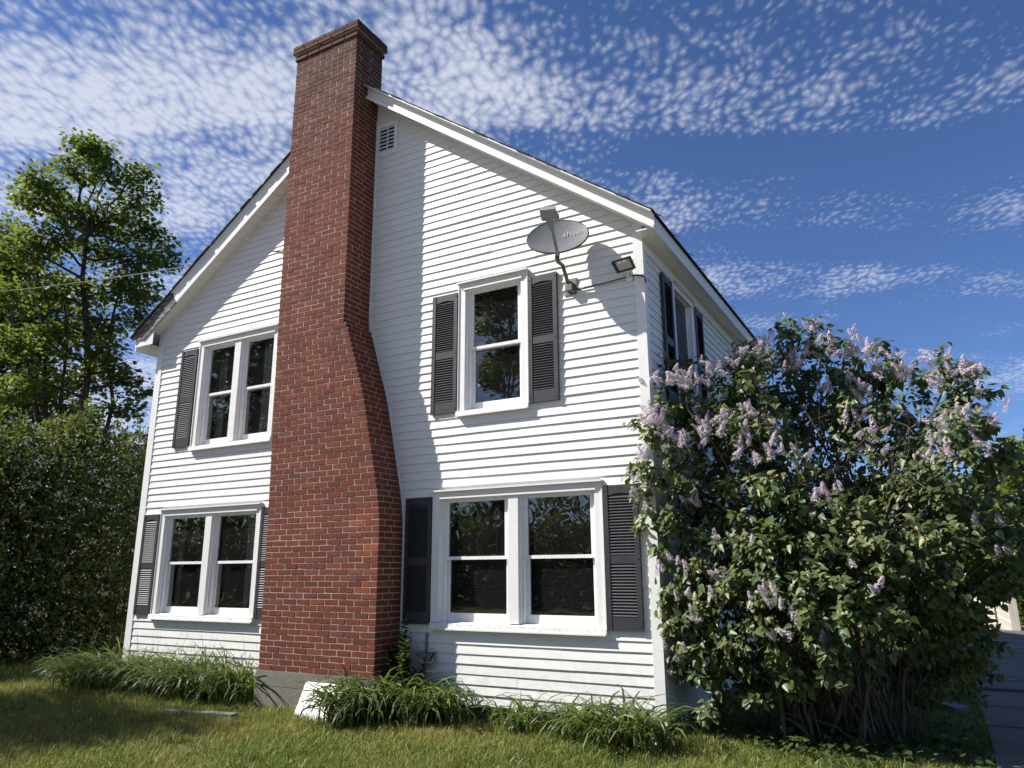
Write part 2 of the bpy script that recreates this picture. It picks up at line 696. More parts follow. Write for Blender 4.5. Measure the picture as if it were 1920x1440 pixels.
def mat_ground():
    m, nt, b = new_mat('lawn_soil')
    g = noise(nt, 1.3, 6, 0.65)
    f = noise(nt, 24.0, 6, 0.7)
    base = ramp(nt, g, [(0.3, (0.060, 0.066, 0.022)), (0.55, (0.085, 0.082, 0.030)), (0.75, (0.115, 0.100, 0.045))])
    base = mixc(nt, 1.0, base, ramp(nt, f, [(0.3, (0.45, 0.45, 0.45)), (0.65, (1.1, 1.1, 1.1))]), 'MULTIPLY')
    nt.links.new(base, b.inputs['Base Color'])
    b.inputs['Roughness'].default_value = 0.95
    b.inputs['Specular IOR Level'].default_value = 0.1
    bump(nt, b, f, 0.8, 0.03)
    return m


def mat_concrete(name, c=(0.20, 0.185, 0.155)):
    m, nt, b = new_mat(name)
    g = noise(nt, 3.0, 7, 0.7)
    f = noise(nt, 60.0, 5, 0.7)
    base = ramp(nt, g, [(0.3, tuple(x * 0.62 for x in c)), (0.6, c), (0.8, tuple(x * 1.2 for x in c))])
    base = mixc(nt, 1.0, base, ramp(nt, f, [(0.25, (0.6, 0.6, 0.6)), (0.55, (1.05, 1.05, 1.05))]), 'MULTIPLY')
    nt.links.new(base, b.inputs['Base Color'])
    b.inputs['Roughness'].default_value = 0.92
    bump(nt, b, f, 0.45, 0.01)
    return m


def mat_shingle():
    m, nt, b = new_mat('asphalt_shingle')
    f = noise(nt, 60.0, 6, 0.8)
    nt.links.new(ramp(nt, f, [(0.3, (0.018, 0.018, 0.020)), (0.7, (0.060, 0.058, 0.060))]), b.inputs['Base Color'])
    b.inputs['Roughness'].default_value = 0.95
    bump(nt, b, f, 0.5, 0.006)
    return m


def mat_soffit():
    m, nt, b = new_mat('vented_soffit')
    t = add(nt, 'ShaderNodeTexCoord')
    v = add(nt, 'ShaderNodeTexVoronoi')
    v.inputs['Scale'].default_value = 70.0
    v.inputs['Randomness'].default_value = 0.0
    nt.links.new(t.outputs['Object'], v.inputs['Vector'])
    base = ramp(nt, v.outputs['Distance'], [(0.16, (0.25, 0.24, 0.22)), (0.26, (0.76, 0.75, 0.70))])
    nt.links.new(base, b.inputs['Base Color'])
    b.inputs['Roughness'].default_value = 0.6
    return m


M_SIDING = mat_siding()
M_TRIM = mat_trim()
M_SASH = mat_trim('white_sash_vinyl', (0.80, 0.80, 0.79), 0.2)
M_SILL = mat_sill()
M_SHUT = mat_shutter()
M_BRICK = mat_brick('object', 'red_brick')
M_BRICK_MASS = mat_brick('island', 'red_brick_upper')
M_BRICK_ORANGE = mat_brick('object', 'orange_brick', [(0.0, (0.195, 0.060, 0.028)), (0.4, (0.160, 0.050, 0.028)), (0.7, (0.230, 0.082, 0.036))])
M_MORTAR = mat_mortar()
M_GLASS = mat_glass()
M_CONC = mat_concrete('poured_concrete')
M_PATH = mat_concrete('path_concrete', (0.17, 0.152, 0.125))
M_SHINGLE = mat_shingle()
M_SOFFIT = mat_soffit()
M_PEEL = mat_peeling()
M_GROUND = mat_ground()
M_ROOM = mat_plain('room_plaster', (0.38, 0.36, 0.33), 0.9, 0.2, 2.0)
M_CURTAIN = mat_plain('grey_curtain', (0.45, 0.45, 0.43), 0.9, 0.35, 30.0, sc=(1, 1, 0.02))
M_BLACK = mat_plain('black_plastic', (0.018, 0.018, 0.020), 0.45, 0.2)
M_DISH = mat_plain('dish_grey_paint', (0.155, 0.160, 0.170), 0.5, 0.14, 6.0)
M_DISH_ARM = mat_plain('dish_arm_grey', (0.26, 0.265, 0.265), 0.5, 0.08, 6.0)
M_STEEL = mat_plain('dull_steel', (0.16, 0.15, 0.14), 0.55, 0.4, 25.0, metal=0.3)
M_LENS = mat_plain('lamp_lens', (0.42, 0.41, 0.34), 0.25, 0.2, 9.0, spec=0.6)
M_WHITE_BOARD = mat_trim('white_board_paint', (0.70, 0.70, 0.68), 0.6)
M_WIRE_WHITE = mat_plain('white_cable', (0.55, 0.55, 0.53), 0.5, 0.1)
M_BARK = mat_wood('bark', (0.075, 0.062, 0.048), (0.022, 0.018, 0.015), 5.0, 0.95, (3, 3, 0.6))
M_TWIG = mat_wood('lilac_bark', (0.13, 0.105, 0.078), (0.05, 0.04, 0.03), 9.0, 0.9, (3, 3, 0.6))
M_DECK = mat_wood('weathered_deck', (0.23, 0.22, 0.215), (0.085, 0.082, 0.085), 4.0, 0.85, (1, 14, 10))
M_RAIL = mat_wood('cream_rail_paint', (0.56, 0.51, 0.44), (0.40, 0.36, 0.30), 4.0, 0.7, (8, 8, 1))
M_GRASS = mat_leaf('grass_blades', (0.218, 0.236, 0.062), 0.30, (0.32, 0.32, 0.05), 0.55, 0.25)
M_DAYLILY = mat_leaf('daylily_blades', (0.100, 0.136, 0.042), 0.30, (0.20, 0.28, 0.04), 0.45, 0.4)
M_LILAC_LEAF = mat_leaf('lilac_leaf', (0.084, 0.120, 0.042), 0.26, (0.20, 0.30, 0.05), 0.42, 0.42)
M_LILAC_LEAF_ONE = mat_leaf('lilac_leaf_single', (0.088, 0.126, 0.044), 0.26, (0.20, 0.30, 0.05), 0.42, 0.42, use_tone=False)
M_MAPLE = mat_leaf('maple_leaf', (0.070, 0.098, 0.025), 0.38, (0.26, 0.34, 0.05), 0.5, 0.25)
M_HEDGE = mat_leaf('hedge_leaf', (0.062, 0.080, 0.026), 0.32, (0.20, 0.26, 0.04), 0.6, 0.15)
M_BRIGHT = mat_leaf('bright_leaf', (0.085, 0.120, 0.022), 0.42, (0.32, 0.40, 0.04), 0.5, 0.3)
M_WEED = mat_leaf('weed_leaf', (0.070, 0.100, 0.034), 0.28, (0.16, 0.26, 0.03), 0.5, 0.3)


def mat_flower(name, c):
    m = mat_leaf(name, c, 0.25, c, 0.7, 0.1)
    return m


M_LILAC_FLOWER = mat_flower('lilac_petals', (0.80, 0.70, 0.73))
M_WHITE_FLOWER = mat_flower('cream_petals', (0.50, 0.50, 0.38))
M_YELLOW = mat_plain('yellow_petals', (0.75, 0.45, 0.02), 0.7, 0.1)


def mat_text():
    m, nt, b = new_mat('worn_white_print')
    d = noise(nt, 55.0, 6, 0.7)
    nt.links.new(ramp(nt, d, [(0.35, (0.20, 0.205, 0.21)), (0.62, (0.50, 0.51, 0.52))]), b.inputs['Base Color'])
    b.inputs['Roughness'].default_value = 0.6
    return m


M_PRINT = mat_text()

# ------------------------------------------------------------------ ground, path
nx = 90
ax_ = np.concatenate([np.linspace(-900, -40, 8), np.linspace(-30, 30, nx), np.linspace(40, 900, 8)])
gx, gy = np.meshgrid(ax_, ax_, indexing='ij')


def ground_z(x, y):
    x = np.asarray(x, float)
    y = np.asarray(y, float)
    near = np.exp(-((x - 4) ** 2 + (y + 2) ** 2) / 300.0)
    return GZ + near * (0.018 * np.sin(x * 1.7 + 0.6) * np.cos(y * 1.9) + 0.012 * np.sin(x * 3.9 + y * 2.7) - 0.010)


gz_ = ground_z(gx, gy)
N = len(ax_)
V = np.stack([gx, gy, gz_], -1).reshape(-1, 3)
idx = np.arange(N * N).reshape(N, N)
Fq = np.concatenate([np.stack([idx[:-1, :-1], idx[1:, :-1], idx[1:, 1:]], -1).reshape(-1, 3),
                     np.stack([idx[:-1, :-1], idx[1:, 1:], idx[:-1, 1:]], -1).reshape(-1, 3)])
ground = link('ground', tri_mesh('ground', V, Fq, M_GROUND, smooth=True))
tag(ground, 'green and straw coloured lawn around the house', 'lawn', kind='structure')

# unseen pale ground added in front to bounce light onto the facade
b = MB()
b.poly([(-60, -16.5, GZ + 0.004), (60, -16.5, GZ + 0.004), (60, -4.5, GZ + 0.004), (-60, -4.5, GZ + 0.004)])
bounce_sheet = b.build('bounce_ground', mat_concrete('pale_bounce', (0.52, 0.475, 0.41)))
tag(bounce_sheet, 'unseen pale ground added before the lawn to bounce light', 'bounce_ground', kind='structure')

# concrete path: separate slabs
path = bpy.data.objects.new('path', None)
COL.objects.link(path)
set_parent(path, None, Matrix.Translation((11.2, 2.5, GZ)))
tag(path, 'grey concrete slab path in the shade at the right', 'path', kind='structure')
ys = [-0.6, 0.72, 2.05, 3.32, 4.62]
for i in range(4):
    b = MB()
    b.box(10.62 + random.uniform(-.02, .02), 11.95, ys[i] + 0.02, ys[i + 1] - 0.02, GZ - 0.1, GZ + 0.035 + random.uniform(-.008, .008))
    b.build('slab', M_PATH, path)
# ------------------------------------------------------------------ the house
XL, XR = -0.120, 8.004          # outer corners
DEPTH = 6.2
RAKE = 0.235
DRIP = 0.102          # the shingles and drip edge stand out past the rake board
BUTT = 0.0175
RIDGE_X = 3.99
EAVE_R = 8.235
EAVE_L = -0.50

house = empty('house', (4, 3, GZ), 'white clapboard two storey gable house with charcoal shutters and brick chimney', 'house')


def zr(x):
    """underside of the rake soffit on the gable"""
    return 5.374 + 0.7387 * (7.929 - x) if x > RIDGE_X else 5.397 + 0.7028 * (x + 0.117)


def chim_r(z):
    """right edge of the chimney front"""
    return float(np.interp(z, [0, 2.20, 2.49, 3.00, 3.73, 4.66, 4.70, 9.5], [4.885, 4.88, 4.845, 4.735, 4.575, 4.272, 4.212, 4.185]))


def chim_l(z):
    return float(np.interp(z, [0.4, 3.0, 6.5, 9.2], [3.115, 3.075, 3.035, 3.045]))


def chim_d(z):
    return float(np.interp(z, [0.4, 2.4, 4.7, 9.2], [0.452, 0.455, 0.495, 0.505]))


# window openings: outer casing x0, x1, z0, z1
WIN = {
    'ul': (0.905, 2.575, 3.402, 5.100, 2),
    'll': (0.410, 2.495, 1.010, 2.563, 2),
    'ur': (5.653, 6.604, 3.417, 5.096, 1),
    'lr': (5.335, 7.452, 1.020, 2.560, 2),
}
SIDE_WIN = (0.955, 1.835, 3.40, 5.02, 1)       # along y on the right wall


def opening(w):
    x0, x1, z0, z1, n = w
    return (x0 + 0.085, x1 - 0.085, z0 + 0.075, z1 - 0.085)


# sheathing behind the boards, with the openings left out
def wall_with_openings(name, x0, x1, z0, z1, wins, top=None, y0=0.0, y1=0.12, mat=None, xf=None):
    b = MB()
    xs = sorted(set([x0, x1] + [v for w in wins for v in opening(w)[:2]]))
    for xa, xb in zip(xs[:-1], xs[1:]):
        cuts = []
        for w in wins:
            o = opening(w)
            if o[0] <= xa + 1e-6 and o[1] >= xb - 1e-6:
                cuts.append((o[2], o[3]))
        cuts.sort()
        zc = z0
        for c0, c1 in cuts:
            b.box(xa, xb, y0, y1, zc, c0)
            zc = c1
        if top is None:
            b.box(xa, xb, y0, y1, zc, z1)
        else:
            pts = [(xa, zc), (xb, zc), (xb, top(xb))]
            if xa < RIDGE_X < xb:
                pts.append((RIDGE_X, top(RIDGE_X)))
            pts.append((xa, top(xa)))
            b.prism_y(pts, y0, y1)
    return b.build(name, mat or M_TRIM, house, xf=xf)


front_wall = wall_with_openings('front_wall', XL + 0.005, XR - 0.005, 0.25, 0, list(WIN.values()), top=lambda x: zr(x) + 0.05)
XF_SIDE = Matrix(((0, -1, 0, XR), (1, 0, 0, 0), (0, 0, 1, 0), (0, 0, 0, 1)))   # facade coordinates -> right wall
side_wall = wall_with_openings('side_wall', 0.13, DEPTH, 0.25, 5.25, [SIDE_WIN], xf=XF_SIDE)
b = MB()
b.box(XL, XL + 0.1, 0.13, DEPTH, 0.25, 5.25)
b.prism_y([(XL, 0.25), (XR - 0.13, 0.25), (XR - 0.13, zr(XR - .13)), (RIDGE_X, zr(RIDGE_X)), (XL, zr(XL))], DEPTH, DEPTH + 0.1)
b.build('rear_wall', M_SIDING, house)

# dark rooms behind the glass
b = MB()
for z0, z1 in ((0.35, 2.80), (2.95, 5.30)):
    b.box(XL + 0.11, XR - 0.14, 4.2, 4.3, z0, z1)
    b.box(XL + 0.11, XR - 0.14, 0.13, 4.3, z0 - 0.1, z0)
    b.box(XL + 0.11, XR - 0.14, 0.13, 4.3, z1, z1 + 0.1)
    b.box(XL + 0.11, XL + 0.16, 0.13, 4.3, z0, z1)
    b.box(XR - 0.16, XR - 0.135, 2.4, 4.3, z0, z1)
    b.box(3.9, 4.0, 0.13, 4.3, z0, z1)
b.build('room', M_ROOM, house)
b = MB()
for x0, x1, z0, z1 in ((0.5, 0.62, 1.1, 2.5), (1.95, 2.32, 1.1, 2.5), (1.05, 1.2, 3.5, 5.0), (2.0, 2.2, 3.5, 5.0)):
    n = max(4, int((x1 - x0) / 0.03))
    for i in range(n):
        a = x0 + (x1 - x0) * i / n
        c = x0 + (x1 - x0) * (i + 1) / n
        yy = 0.26 + (0.02 if i % 2 else 0.0)
        y2 = 0.26 + (0.0 if i % 2 else 0.02)
        b.poly([(a, yy, z0), (c, y2, z0), (c, y2, z1), (a, yy, z1)])
b.build('curtain', M_CURTAIN, house)

# dark grey slats added behind the wide window to lighten its lower panes
b = MB()
for i in range(24):
    z_ = 1.12 + i * 0.03
    b.hexa([(5.45, 0.30, z_), (7.35, 0.30, z_), (7.35, 0.304, z_), (5.45, 0.304, z_), (5.45, 0.312, z_ + .026), (7.35, 0.312, z_ + .026), (7.35, 0.316, z_ + .026), (5.45, 0.316, z_ + .026)])
b.build('pane_lightener', mat_plain('dark_grey_lightener', (0.05, 0.05, 0.05), 0.8, 0.3, 3.0), house)['kind'] = 'stuff'

# foundation
b = MB()
b.box(XL + 0.13, XR - 0.12, 0.125, DEPTH - .02, GZ - 0.3, 0.249)
b.build('foundation', M_CONC, house)


# --- clapboards, one object each
def clapboard(parent, xa0, xa1, xb0, xb1, z, xf=None, h=S, proud=0.0):
    """bottom edge runs xa0..xa1, top edge xb0..xb1 (cut along the roof slope); the butt edge wanders a little"""
    n_ = max(1, int((xa1 - xa0) / 0.55))
    j = random.uniform(-0.0012, 0.0012) - proud
    t = random.uniform(-0.0016, 0.0016)
    zt = z + h + 0.004
    vs_, fs_ = [], []
    for i in range(n_ + 1):
        q_ = i / n_
        xa, xb = xa0 + (xa1 - xa0) * q_, xb0 + (xb1 - xb0) * q_
        y0 = -BUTT + j + random.gauss(0, 0.0011)
        zz_ = z + t * (1 - 2 * q_) + random.gauss(0, 0.0009)
        vs_ += [(xa, y0, zz_), (xa, -0.0005, zz_), (xb, -0.0005, zt), (xb, -0.0022 - proud, zt)]
    for i in range(n_):
        o_ = i * 4
        for k_ in range(4):
            k2 = (k_ + 1) % 4
            fs_.append((o_ + k_, o_ + k2, o_ + 4 + k2, o_ + 4 + k_)[::-1])
    fs_.append((0, 1, 2, 3)[::-1])
    fs_.append(tuple(n_ * 4 + k_ for k_ in range(4)))
    b = MB()
    b.v, b.f = vs_, [f[::-1] for f in fs_]
    return b.build('clapboard', M_SIDING, parent, xf=xf)


def course_segments(z, zt, x0, x1, wins):
    segs = [(x0, x1)]
    for w in wins:
        if zt > w[2] + 0.03 and z < w[3] - 0.02:
            new = []
            for a, c in segs:
                if w[1] <= a or w[0] >= c:
                    new.append((a, c))
                    continue
                if w[0] - a > 0.01:
                    new.append((a, w[0] + 0.02))
                if c - w[1] > 0.01:
                    new.append((w[1] - 0.02, c))
            segs = new
    return segs


K0 = 52.6
for k in range(-28, 51):
    z = (K0 - k) * S
    zt = z + S
    # gable limits, measured on the wall at the bottom and top of the board
    def lim(zz):
        l = max(0.0, (zz - 5.397) / 0.7028 - 0.117 + 0.01)
        r = min(7.915, 7.929 - (zz - 5.374) / 0.7387 - 0.01)
        return l, r
    la, ra = lim(z)
    lb, rb = lim(zt)
    cl_, cr_ = chim_l(z + S / 2) + 0.02, max(chim_r(z), chim_r(zt)) + 0.028
    if lb < cl_ - 0.02:
        for (a, c) in course_segments(z, zt, la, cl_, [WIN['ul'], WIN['ll']]):
            clapboard(front_wall, a, c, lb if a == la else a, c, z)
    if rb > cr_ + 0.03:
        segs = course_segments(z, zt, cr_, ra, [WIN['ur'], WIN['lr'], (4.19, 4.60, 7.29, 7.80, 1)])
        for (a, c) in segs:
            ctop = rb if c == ra else c
            if c - a > 1.7 and random.random() < 0.75:
                m_ = random.uniform(a + 0.5, c - 0.5)
                clapboard(front_wall, a, m_ + 0.02, a, m_ + 0.02, z, proud=0.0016)
                clapboard(front_wall, m_, c, m_, ctop, z)
            else:
                clapboard(front_wall, a, c, a, ctop, z)
for k in range(1, 51):
    z = (K0 - k) * S
    if z + S > 5.12:
        continue
    for (a, c) in course_segments(z, z + S, 0.085, DEPTH, [SIDE_WIN]):
        clapboard(side_wall, a, c, a, c, z, XF_SIDE)

# --- corner posts (L shaped) and trims
b = MB()
b.box(7.914, XR + 0.018, -0.022, 0.0, 0.235, 5.40)
b.box(XR, XR + 0.018, 0.0, 0.085, 0.235, 5.25)
b.build('corner_post', M_TRIM, house)
b = MB()
b.box(XL - 0.018, 0.002, -0.022, 0.0, 0.235, 5.40)
b.box(XL - 0.018, XL, 0.0, 0.085, 0.235, 5.25)
b.build('corner_post', M_TRIM, house)
# channel along the chimney's right flank
b = MB()
zs = np.arange(0.26, 8.0, 0.2)
for za, zb in zip(zs[:-1], zs[1:]):
    xa, xb = chim_r(za), chim_r(zb)
    b.hexa([(xa + 0.004, -0.02, za), (xa + 0.034, -0.02, za), (xa + 0.034, 0, za), (xa + 0.004, 0, za),
            (xb + 0.004, -0.02, zb), (xb + 0.034, -0.02, zb), (xb + 0.034, 0, zb), (xb + 0.004, 0, zb)])
b.build('siding_channel', M_TRIM, house)
b = MB()
b.box(0.0, DEPTH, -0.03, -0.001, 5.02, 5.19)
b.build('frieze_board', M_TRIM, house, xf=XF_SIDE)


# --- windows
def make_window(w, parent, xf=None, label=None, screen=False):
    x0, x1, z0, z1, n = w
    # casing: four boards with mitred drip cap
    b = MB()
    cw = 0.088
    yo = -0.030
    b.box(x0, x0 + cw, yo, 0.0, z0 + 0.07, z1 - cw)
    b.box(x1 - cw, x1, yo, 0.0, z0 + 0.07, z1 - cw)
    b.box(x0, x1, yo - 0.002, 0.0, z1 - cw, z1 - 0.018)
    b.box(x0 - 0.014, x1 + 0.014, yo - 0.050, 0.0, z1 - 0.018, z1)          # drip cap
    b.box(x0 + cw - 0.02, x1 - cw + 0.02, yo - 0.018, yo - 0.002, z1 - cw - 0.012, z1 - cw + 0.012)
    # thin raised edge of the casing
    for xa in (x0 - 0.008, x1 - 0.006):
        b.box(xa, xa + 0.014, yo - 0.012, 0.0, z0 + 0.03, z1 - 0.02)
    win = b.build('window', M_TRIM, parent, xf=xf)
    if label:
        win['label'] = label
    # sill
    b = MB()
    b.hexa([(x0 - 0.012, -0.066, z0), (x1 + 0.012, -0.066, z0), (x1 + 0.012, 0.10, z0), (x0 - 0.012, 0.10, z0),
            (x0 - 0.012, -0.062, z0 + 0.060), (x1 + 0.012, -0.062, z0 + 0.060), (x1 + 0.012, 0.10, z0 + 0.082), (x0 - 0.012, 0.10, z0 + 0.082)])
    b.box(x0 - 0.006, x1 + 0.006, -0.078, -0.066, z0 - 0.006, z0 + 0.010)
    b.build('sill', M_SILL, win, xf=xf)
    ox0, ox1, oz0, oz1 = opening(w)
    oz0 = z0 + 0.078
    units = []
    if n == 1:
        units = [(ox0, ox1)]
    else:
        mid_ = (ox0 + ox1) / 2
        mw_ = 0.062
        b = MB()
        b.box(mid_ - mw_, mid_ + mw_, -0.028, 0.10, oz0, oz1)
        b.build('mullion', M_TRIM, win, xf=xf)
        units = [(ox0, mid_ - mw_), (mid_ + mw_, ox1)]
    for (a, c) in units:
        # jambs, head
        b = MB()
        b.box(a, a + 0.012, 0.0, 0.12, oz0, oz1)
        b.box(c - 0.012, c, 0.0, 0.12, oz0, oz1)
        b.box(a + 0.012, c - 0.012, 0.0, 0.12, oz1 - 0.015, oz1)
        b.box(a + 0.012, a + 0.040, 0.030, 0.120, oz0, oz1 - 0.015)
        b.box(c - 0.040, c - 0.012, 0.030, 0.120, oz0, oz1 - 0.015)
        b.box(a + 0.040, c - 0.040, 0.078, 0.120, oz0, oz0 + 0.030)
        b.build('frame', M_SASH, win, xf=xf)
        a2, c2 = a + 0.040, c - 0.040
        zm = oz0 + (oz1 - oz0) * 0.502
        st = 0.042
        # upper sash (outer), lower sash (inner)
        for nm, s0, s1, yy in (('upper', zm - 0.018, oz1 - 0.015, 0.042), ('lower', oz0 + 0.030, zm + 0.018, 0.080)):
            b = MB()
            rb_, rt_ = (0.036, 0.040) if nm == 'upper' else (0.062, 0.036)
            b.box(a2, a2 + st, yy, yy + 0.034, s0, s1)
            b.box(c2 - st, c2, yy, yy + 0.034, s0, s1)
            b.box(a2 + st, c2 - st, yy, yy + 0.034, s0, s0 + rb_)
            b.box(a2 + st, c2 - st, yy, yy + 0.034, s1 - rt_, s1)
            sash = b.build('sash', M_SASH, win, xf=xf)
            p = MB()
            ga, gc, g0, g1 = a2 + st - 0.004, c2 - st + 0.004, s0 + rb_ - 0.004, s1 - rt_ + 0.004
            p.poly([(ga, yy + 0.017, g0), (gc, yy + 0.017, g0), (gc, yy + 0.017, g1), (ga, yy + 0.017, g1)])
            tilt = Matrix.Translation((ga, yy, g0)) @ Matrix.Rotation(random.uniform(-.006, .006), 4, 'Z') @ Matrix.Rotation(random.uniform(-.006, .006), 4, 'X') @ Matrix.Translation((-ga, -yy, -g0))
            p.build('pane', M_GLASS, win, xf=(xf @ tilt) if xf else tilt)
        # sash locks on the meeting rail
        b = MB()
        for q in (0.28, 0.74):
            xx = a2 + (c2 - a2) * q
            b.box(xx - 0.022, xx + 0.022, 0.078, 0.100, zm + 0.018, zm + 0.028)
            b.box(xx - 0.006, xx + 0.020, 0.080, 0.094, zm + 0.028, zm + 0.036)
        b.build('sash_lock', M_SASH, win, xf=xf)
        if screen:
            b = MB()
            b.poly([(a2, 0.036, oz0), (c2, 0.036, oz0), (c2, 0.036, oz1), (a2, 0.036, oz1)])
            b.build('insect_screen', mat_screen(), win, xf=xf)
    return win


def mat_screen():
    m = bpy.data.materials.new('grey_mesh_screen')
    m.use_nodes = True
    nt = m.node_tree
    bb = nt.nodes['Principled BSDF']
    bb.inputs['Base Color'].default_value = (0.055, 0.06, 0.068, 1)
    bb.inputs['Roughness'].default_value = 0.9
    tr = add(nt, 'ShaderNodeBsdfTransparent')
    mx = add(nt, 'ShaderNodeMixShader')
    mx.inputs[0].default_value = 0.72
    nt.links.new(tr.outputs[0], mx.inputs[1])
    nt.links.new(bb.outputs[0], mx.inputs[2])
    nt.links.new(mx.outputs[0], nt.nodes['Material Output'].inputs['Surface'])
    return m


make_window(WIN['ul'], house, label='upper double window beside the chimney reflecting trees')
make_window(WIN['ll'], house, label='ground floor double window left of the chimney with flaking sill')
make_window(WIN['ur'], house, label='single upper window below the satellite dish')
make_window(WIN['lr'], house, label='wide dark ground floor double window right of the chimney')
make_window(SIDE_WIN, house, XF_SIDE, label='screened upper window on the shaded side wall', screen=True)

# --- shutters
SLAT_ME = {}


def make_shutter(x0, x1, z0, z1, parent, xf=None, single=True):
    w, h = x1 - x0, z1 - z0
    y0, y1 = -0.050, -0.014
    st = 0.050
    zu0, zu1 = z0 + h * 0.515, z0 + h * 0.935
    zl0, zl1 = z0 + h * 0.095, z0 + h * 0.452
    b = MB()
    b.box(x0, x0 + st, y0, y1, z0, z1)
    b.box(x1 - st, x1, y0, y1, z0, z1)
    b.box(x0 + st, x1 - st, y0 + 0.006, y1, z0, zl0)
    b.box(x0 + st, x1 - st, y0 + 0.006, y1, zl1, zu0)
    # arched top rail
    n = 10
    for i in range(n):
        xa = x0 + st + (w - 2 * st) * i / n
        xb = x0 + st + (w - 2 * st) * (i + 1) / n
        fa = math.sin(math.pi * i / n) * 0.022
        fb = math.sin(math.pi * (i + 1) / n) * 0.022
        b.hexa([(xa, y0 + 0.006, zu1 - 0.004 + fa), (xb, y0 + 0.006, zu1 - 0.004 + fb), (xb, y1, zu1 - 0.004 + fb), (xa, y1, zu1 - 0.004 + fa),
                (xa, y0 + 0.006, z1), (xb, y0 + 0.006, z1), (xb, y1, z1), (xa, y1, z1)])
    b.box(x0 + 0.01, x1 - 0.01, y1 - 0.008, y1 - 0.002, z0 + 0.02, z1 - 0.02)     # back sheet
    sh = b.build('shutter', M_SHUT, parent, xf=xf)
    # screws
    b = MB()
    for xx in (x0 + 0.018, x1 - 0.018):
        for zc in (z0 + 0.045, (zl1 + zu0) / 2, z1 - 0.045):
            b.tube([(xx, y0 - 0.004, zc), (xx, y0 + 0.004, zc)], 0.008, 8)
    b.build('screws', M_BLACK, sh, xf=xf)['kind'] = 'stuff'
    pitch = 0.0292
    key = round(w, 2)
    if key not in SLAT_ME:
        m_ = MB()
        hw = (w - 2 * st) / 2
        m_.hexa([(-hw, -0.0150, -0.0135), (hw, -0.0150, -0.0135), (hw, -0.0080, -0.0135), (-hw, -0.0080, -0.0135),
                 (-hw, 0.0020, 0.0050), (hw, 0.0020, 0.0050), (hw, 0.0080, 0.0050), (-hw, 0.0080, 0.0050)])
        me = bpy.data.meshes.new('slat')
        me.from_pydata(m_.v, [], m_.f)
        me.materials.append(M_SHUT)
        SLAT_ME[key] = (me, m_)
    me, m_ = SLAT_ME[key]
    cen = []
    for a, c in ((zl0, zl1), (zu0, zu1)):
        k = int((c - a + 0.012) / pitch)
        for i in range(k):
            cen.append(a + (c - a) * (i + 0.5) / k)
    if single:
        for zc in cen:
            t = Matrix.Translation(((x0 + x1) / 2, -0.034, zc))
            link('slat', me, sh, (xf @ t) if xf else t)
    else:
        b = MB()
        for zc in cen:
            b.hexa([((x0 + x1) / 2 + v[0], -0.034 + v[1], zc + v[2]) for v in m_.v])
        o = b.build('slats', M_SHUT, sh, xf=xf)
        o['kind'] = 'stuff'
    return sh


make_shutter(0.500, 0.870, 3.475, 4.995, house)
make_shutter(0.030, 0.395, 1.062, 2.495, house)
make_shutter(2.512, 2.877, 1.062, 2.495, house)
make_shutter(5.268, 5.638, 3.475, 4.985, house)
make_shutter(6.618, 6.988, 3.470, 4.980, house)
make_shutter(4.940, 5.318, 1.065, 2.487, house)
make_shutter(7.470, 7.842, 1.068, 2.485, house)
make_shutter(0.545, 0.915, 3.45, 4.965, house, XF_SIDE, single=False)
make_shutter(1.870, 2.240, 3.45, 4.965, house, XF_SIDE, single=False)

# --- gable vent
b = MB()
vx0, vx1, vz0, vz1 = 4.222, 4.588, 7.27, 7.785
b.box(vx0, vx0 + 0.045, -0.03, 0, vz0, vz1)
b.box(vx1 - 0.06, vx1, -0.03, 0, vz0, vz1)
b.box(vx0 + 0.045, vx1 - 0.06, -0.03, 0, vz1 - 0.06, vz1)
b.box(vx0 + 0.045, vx1 - 0.06, -0.03, 0, vz0, vz0 + 0.06)
b.box((vx0 + vx1) / 2 - 0.012, (vx0 + vx1) / 2 + 0.006, -0.016, -0.004, vz0 + 0.06, vz1 - 0.06)
vent = b.build('gable_vent', M_TRIM, house)
b = MB()
b.box(vx0 + 0.04, vx1 - 0.055, -0.004, -0.002, vz0 + 0.05, vz1 - 0.05)
b.build('vent_back', M_BLACK, vent)
for i in range(7):
    zc = vz0 + 0.085 + i * 0.0575
    b = MB()
    b.hexa([(vx0 + 0.045, -0.028, zc - 0.02), (vx1 - 0.06, -0.028, zc - 0.02), (vx1 - 0.06, -0.024, zc - 0.02), (vx0 + 0.045, -0.024, zc - 0.02),
            (vx0 + 0.045, -0.010, zc + 0.018), (vx1 - 0.06, -0.010, zc + 0.018), (vx1 - 0.06, -0.006, zc + 0.018), (vx0 + 0.045, -0.006, zc + 0.018)])
    b.build('slat', M_TRIM, vent)

# --- roof: deck, fascias, soffits, shingles
HR, HL = 0.185, 0.262           # vertical depth of the rake boards


def top_r(x):
    return zr(x) - 0.03 + HR


def top_l(x):
    return zr(x) - 0.05 + HL


b = MB()
y0, y1 = -RAKE + 0.022, DEPTH + 0.3
b.prism_y([(RIDGE_X, zr(RIDGE_X + .001) + 0.03), (EAVE_R - 0.03, zr(EAVE_R) + 0.03), (EAVE_R - 0.03, top_r(EAVE_R)), (RIDGE_X, top_r(RIDGE_X + .001))], y0, y1)
b.prism_y([(EAVE_L + 0.04, zr(EAVE_L) + 0.06), (RIDGE_X, zr(RIDGE_X - .001) + 0.03), (RIDGE_X, top_l(RIDGE_X - .001) - 0.02), (EAVE_L + 0.04, top_l(EAVE_L) - 0.02)], y0, y1)
roof = b.build('roof', M_TRIM, house)
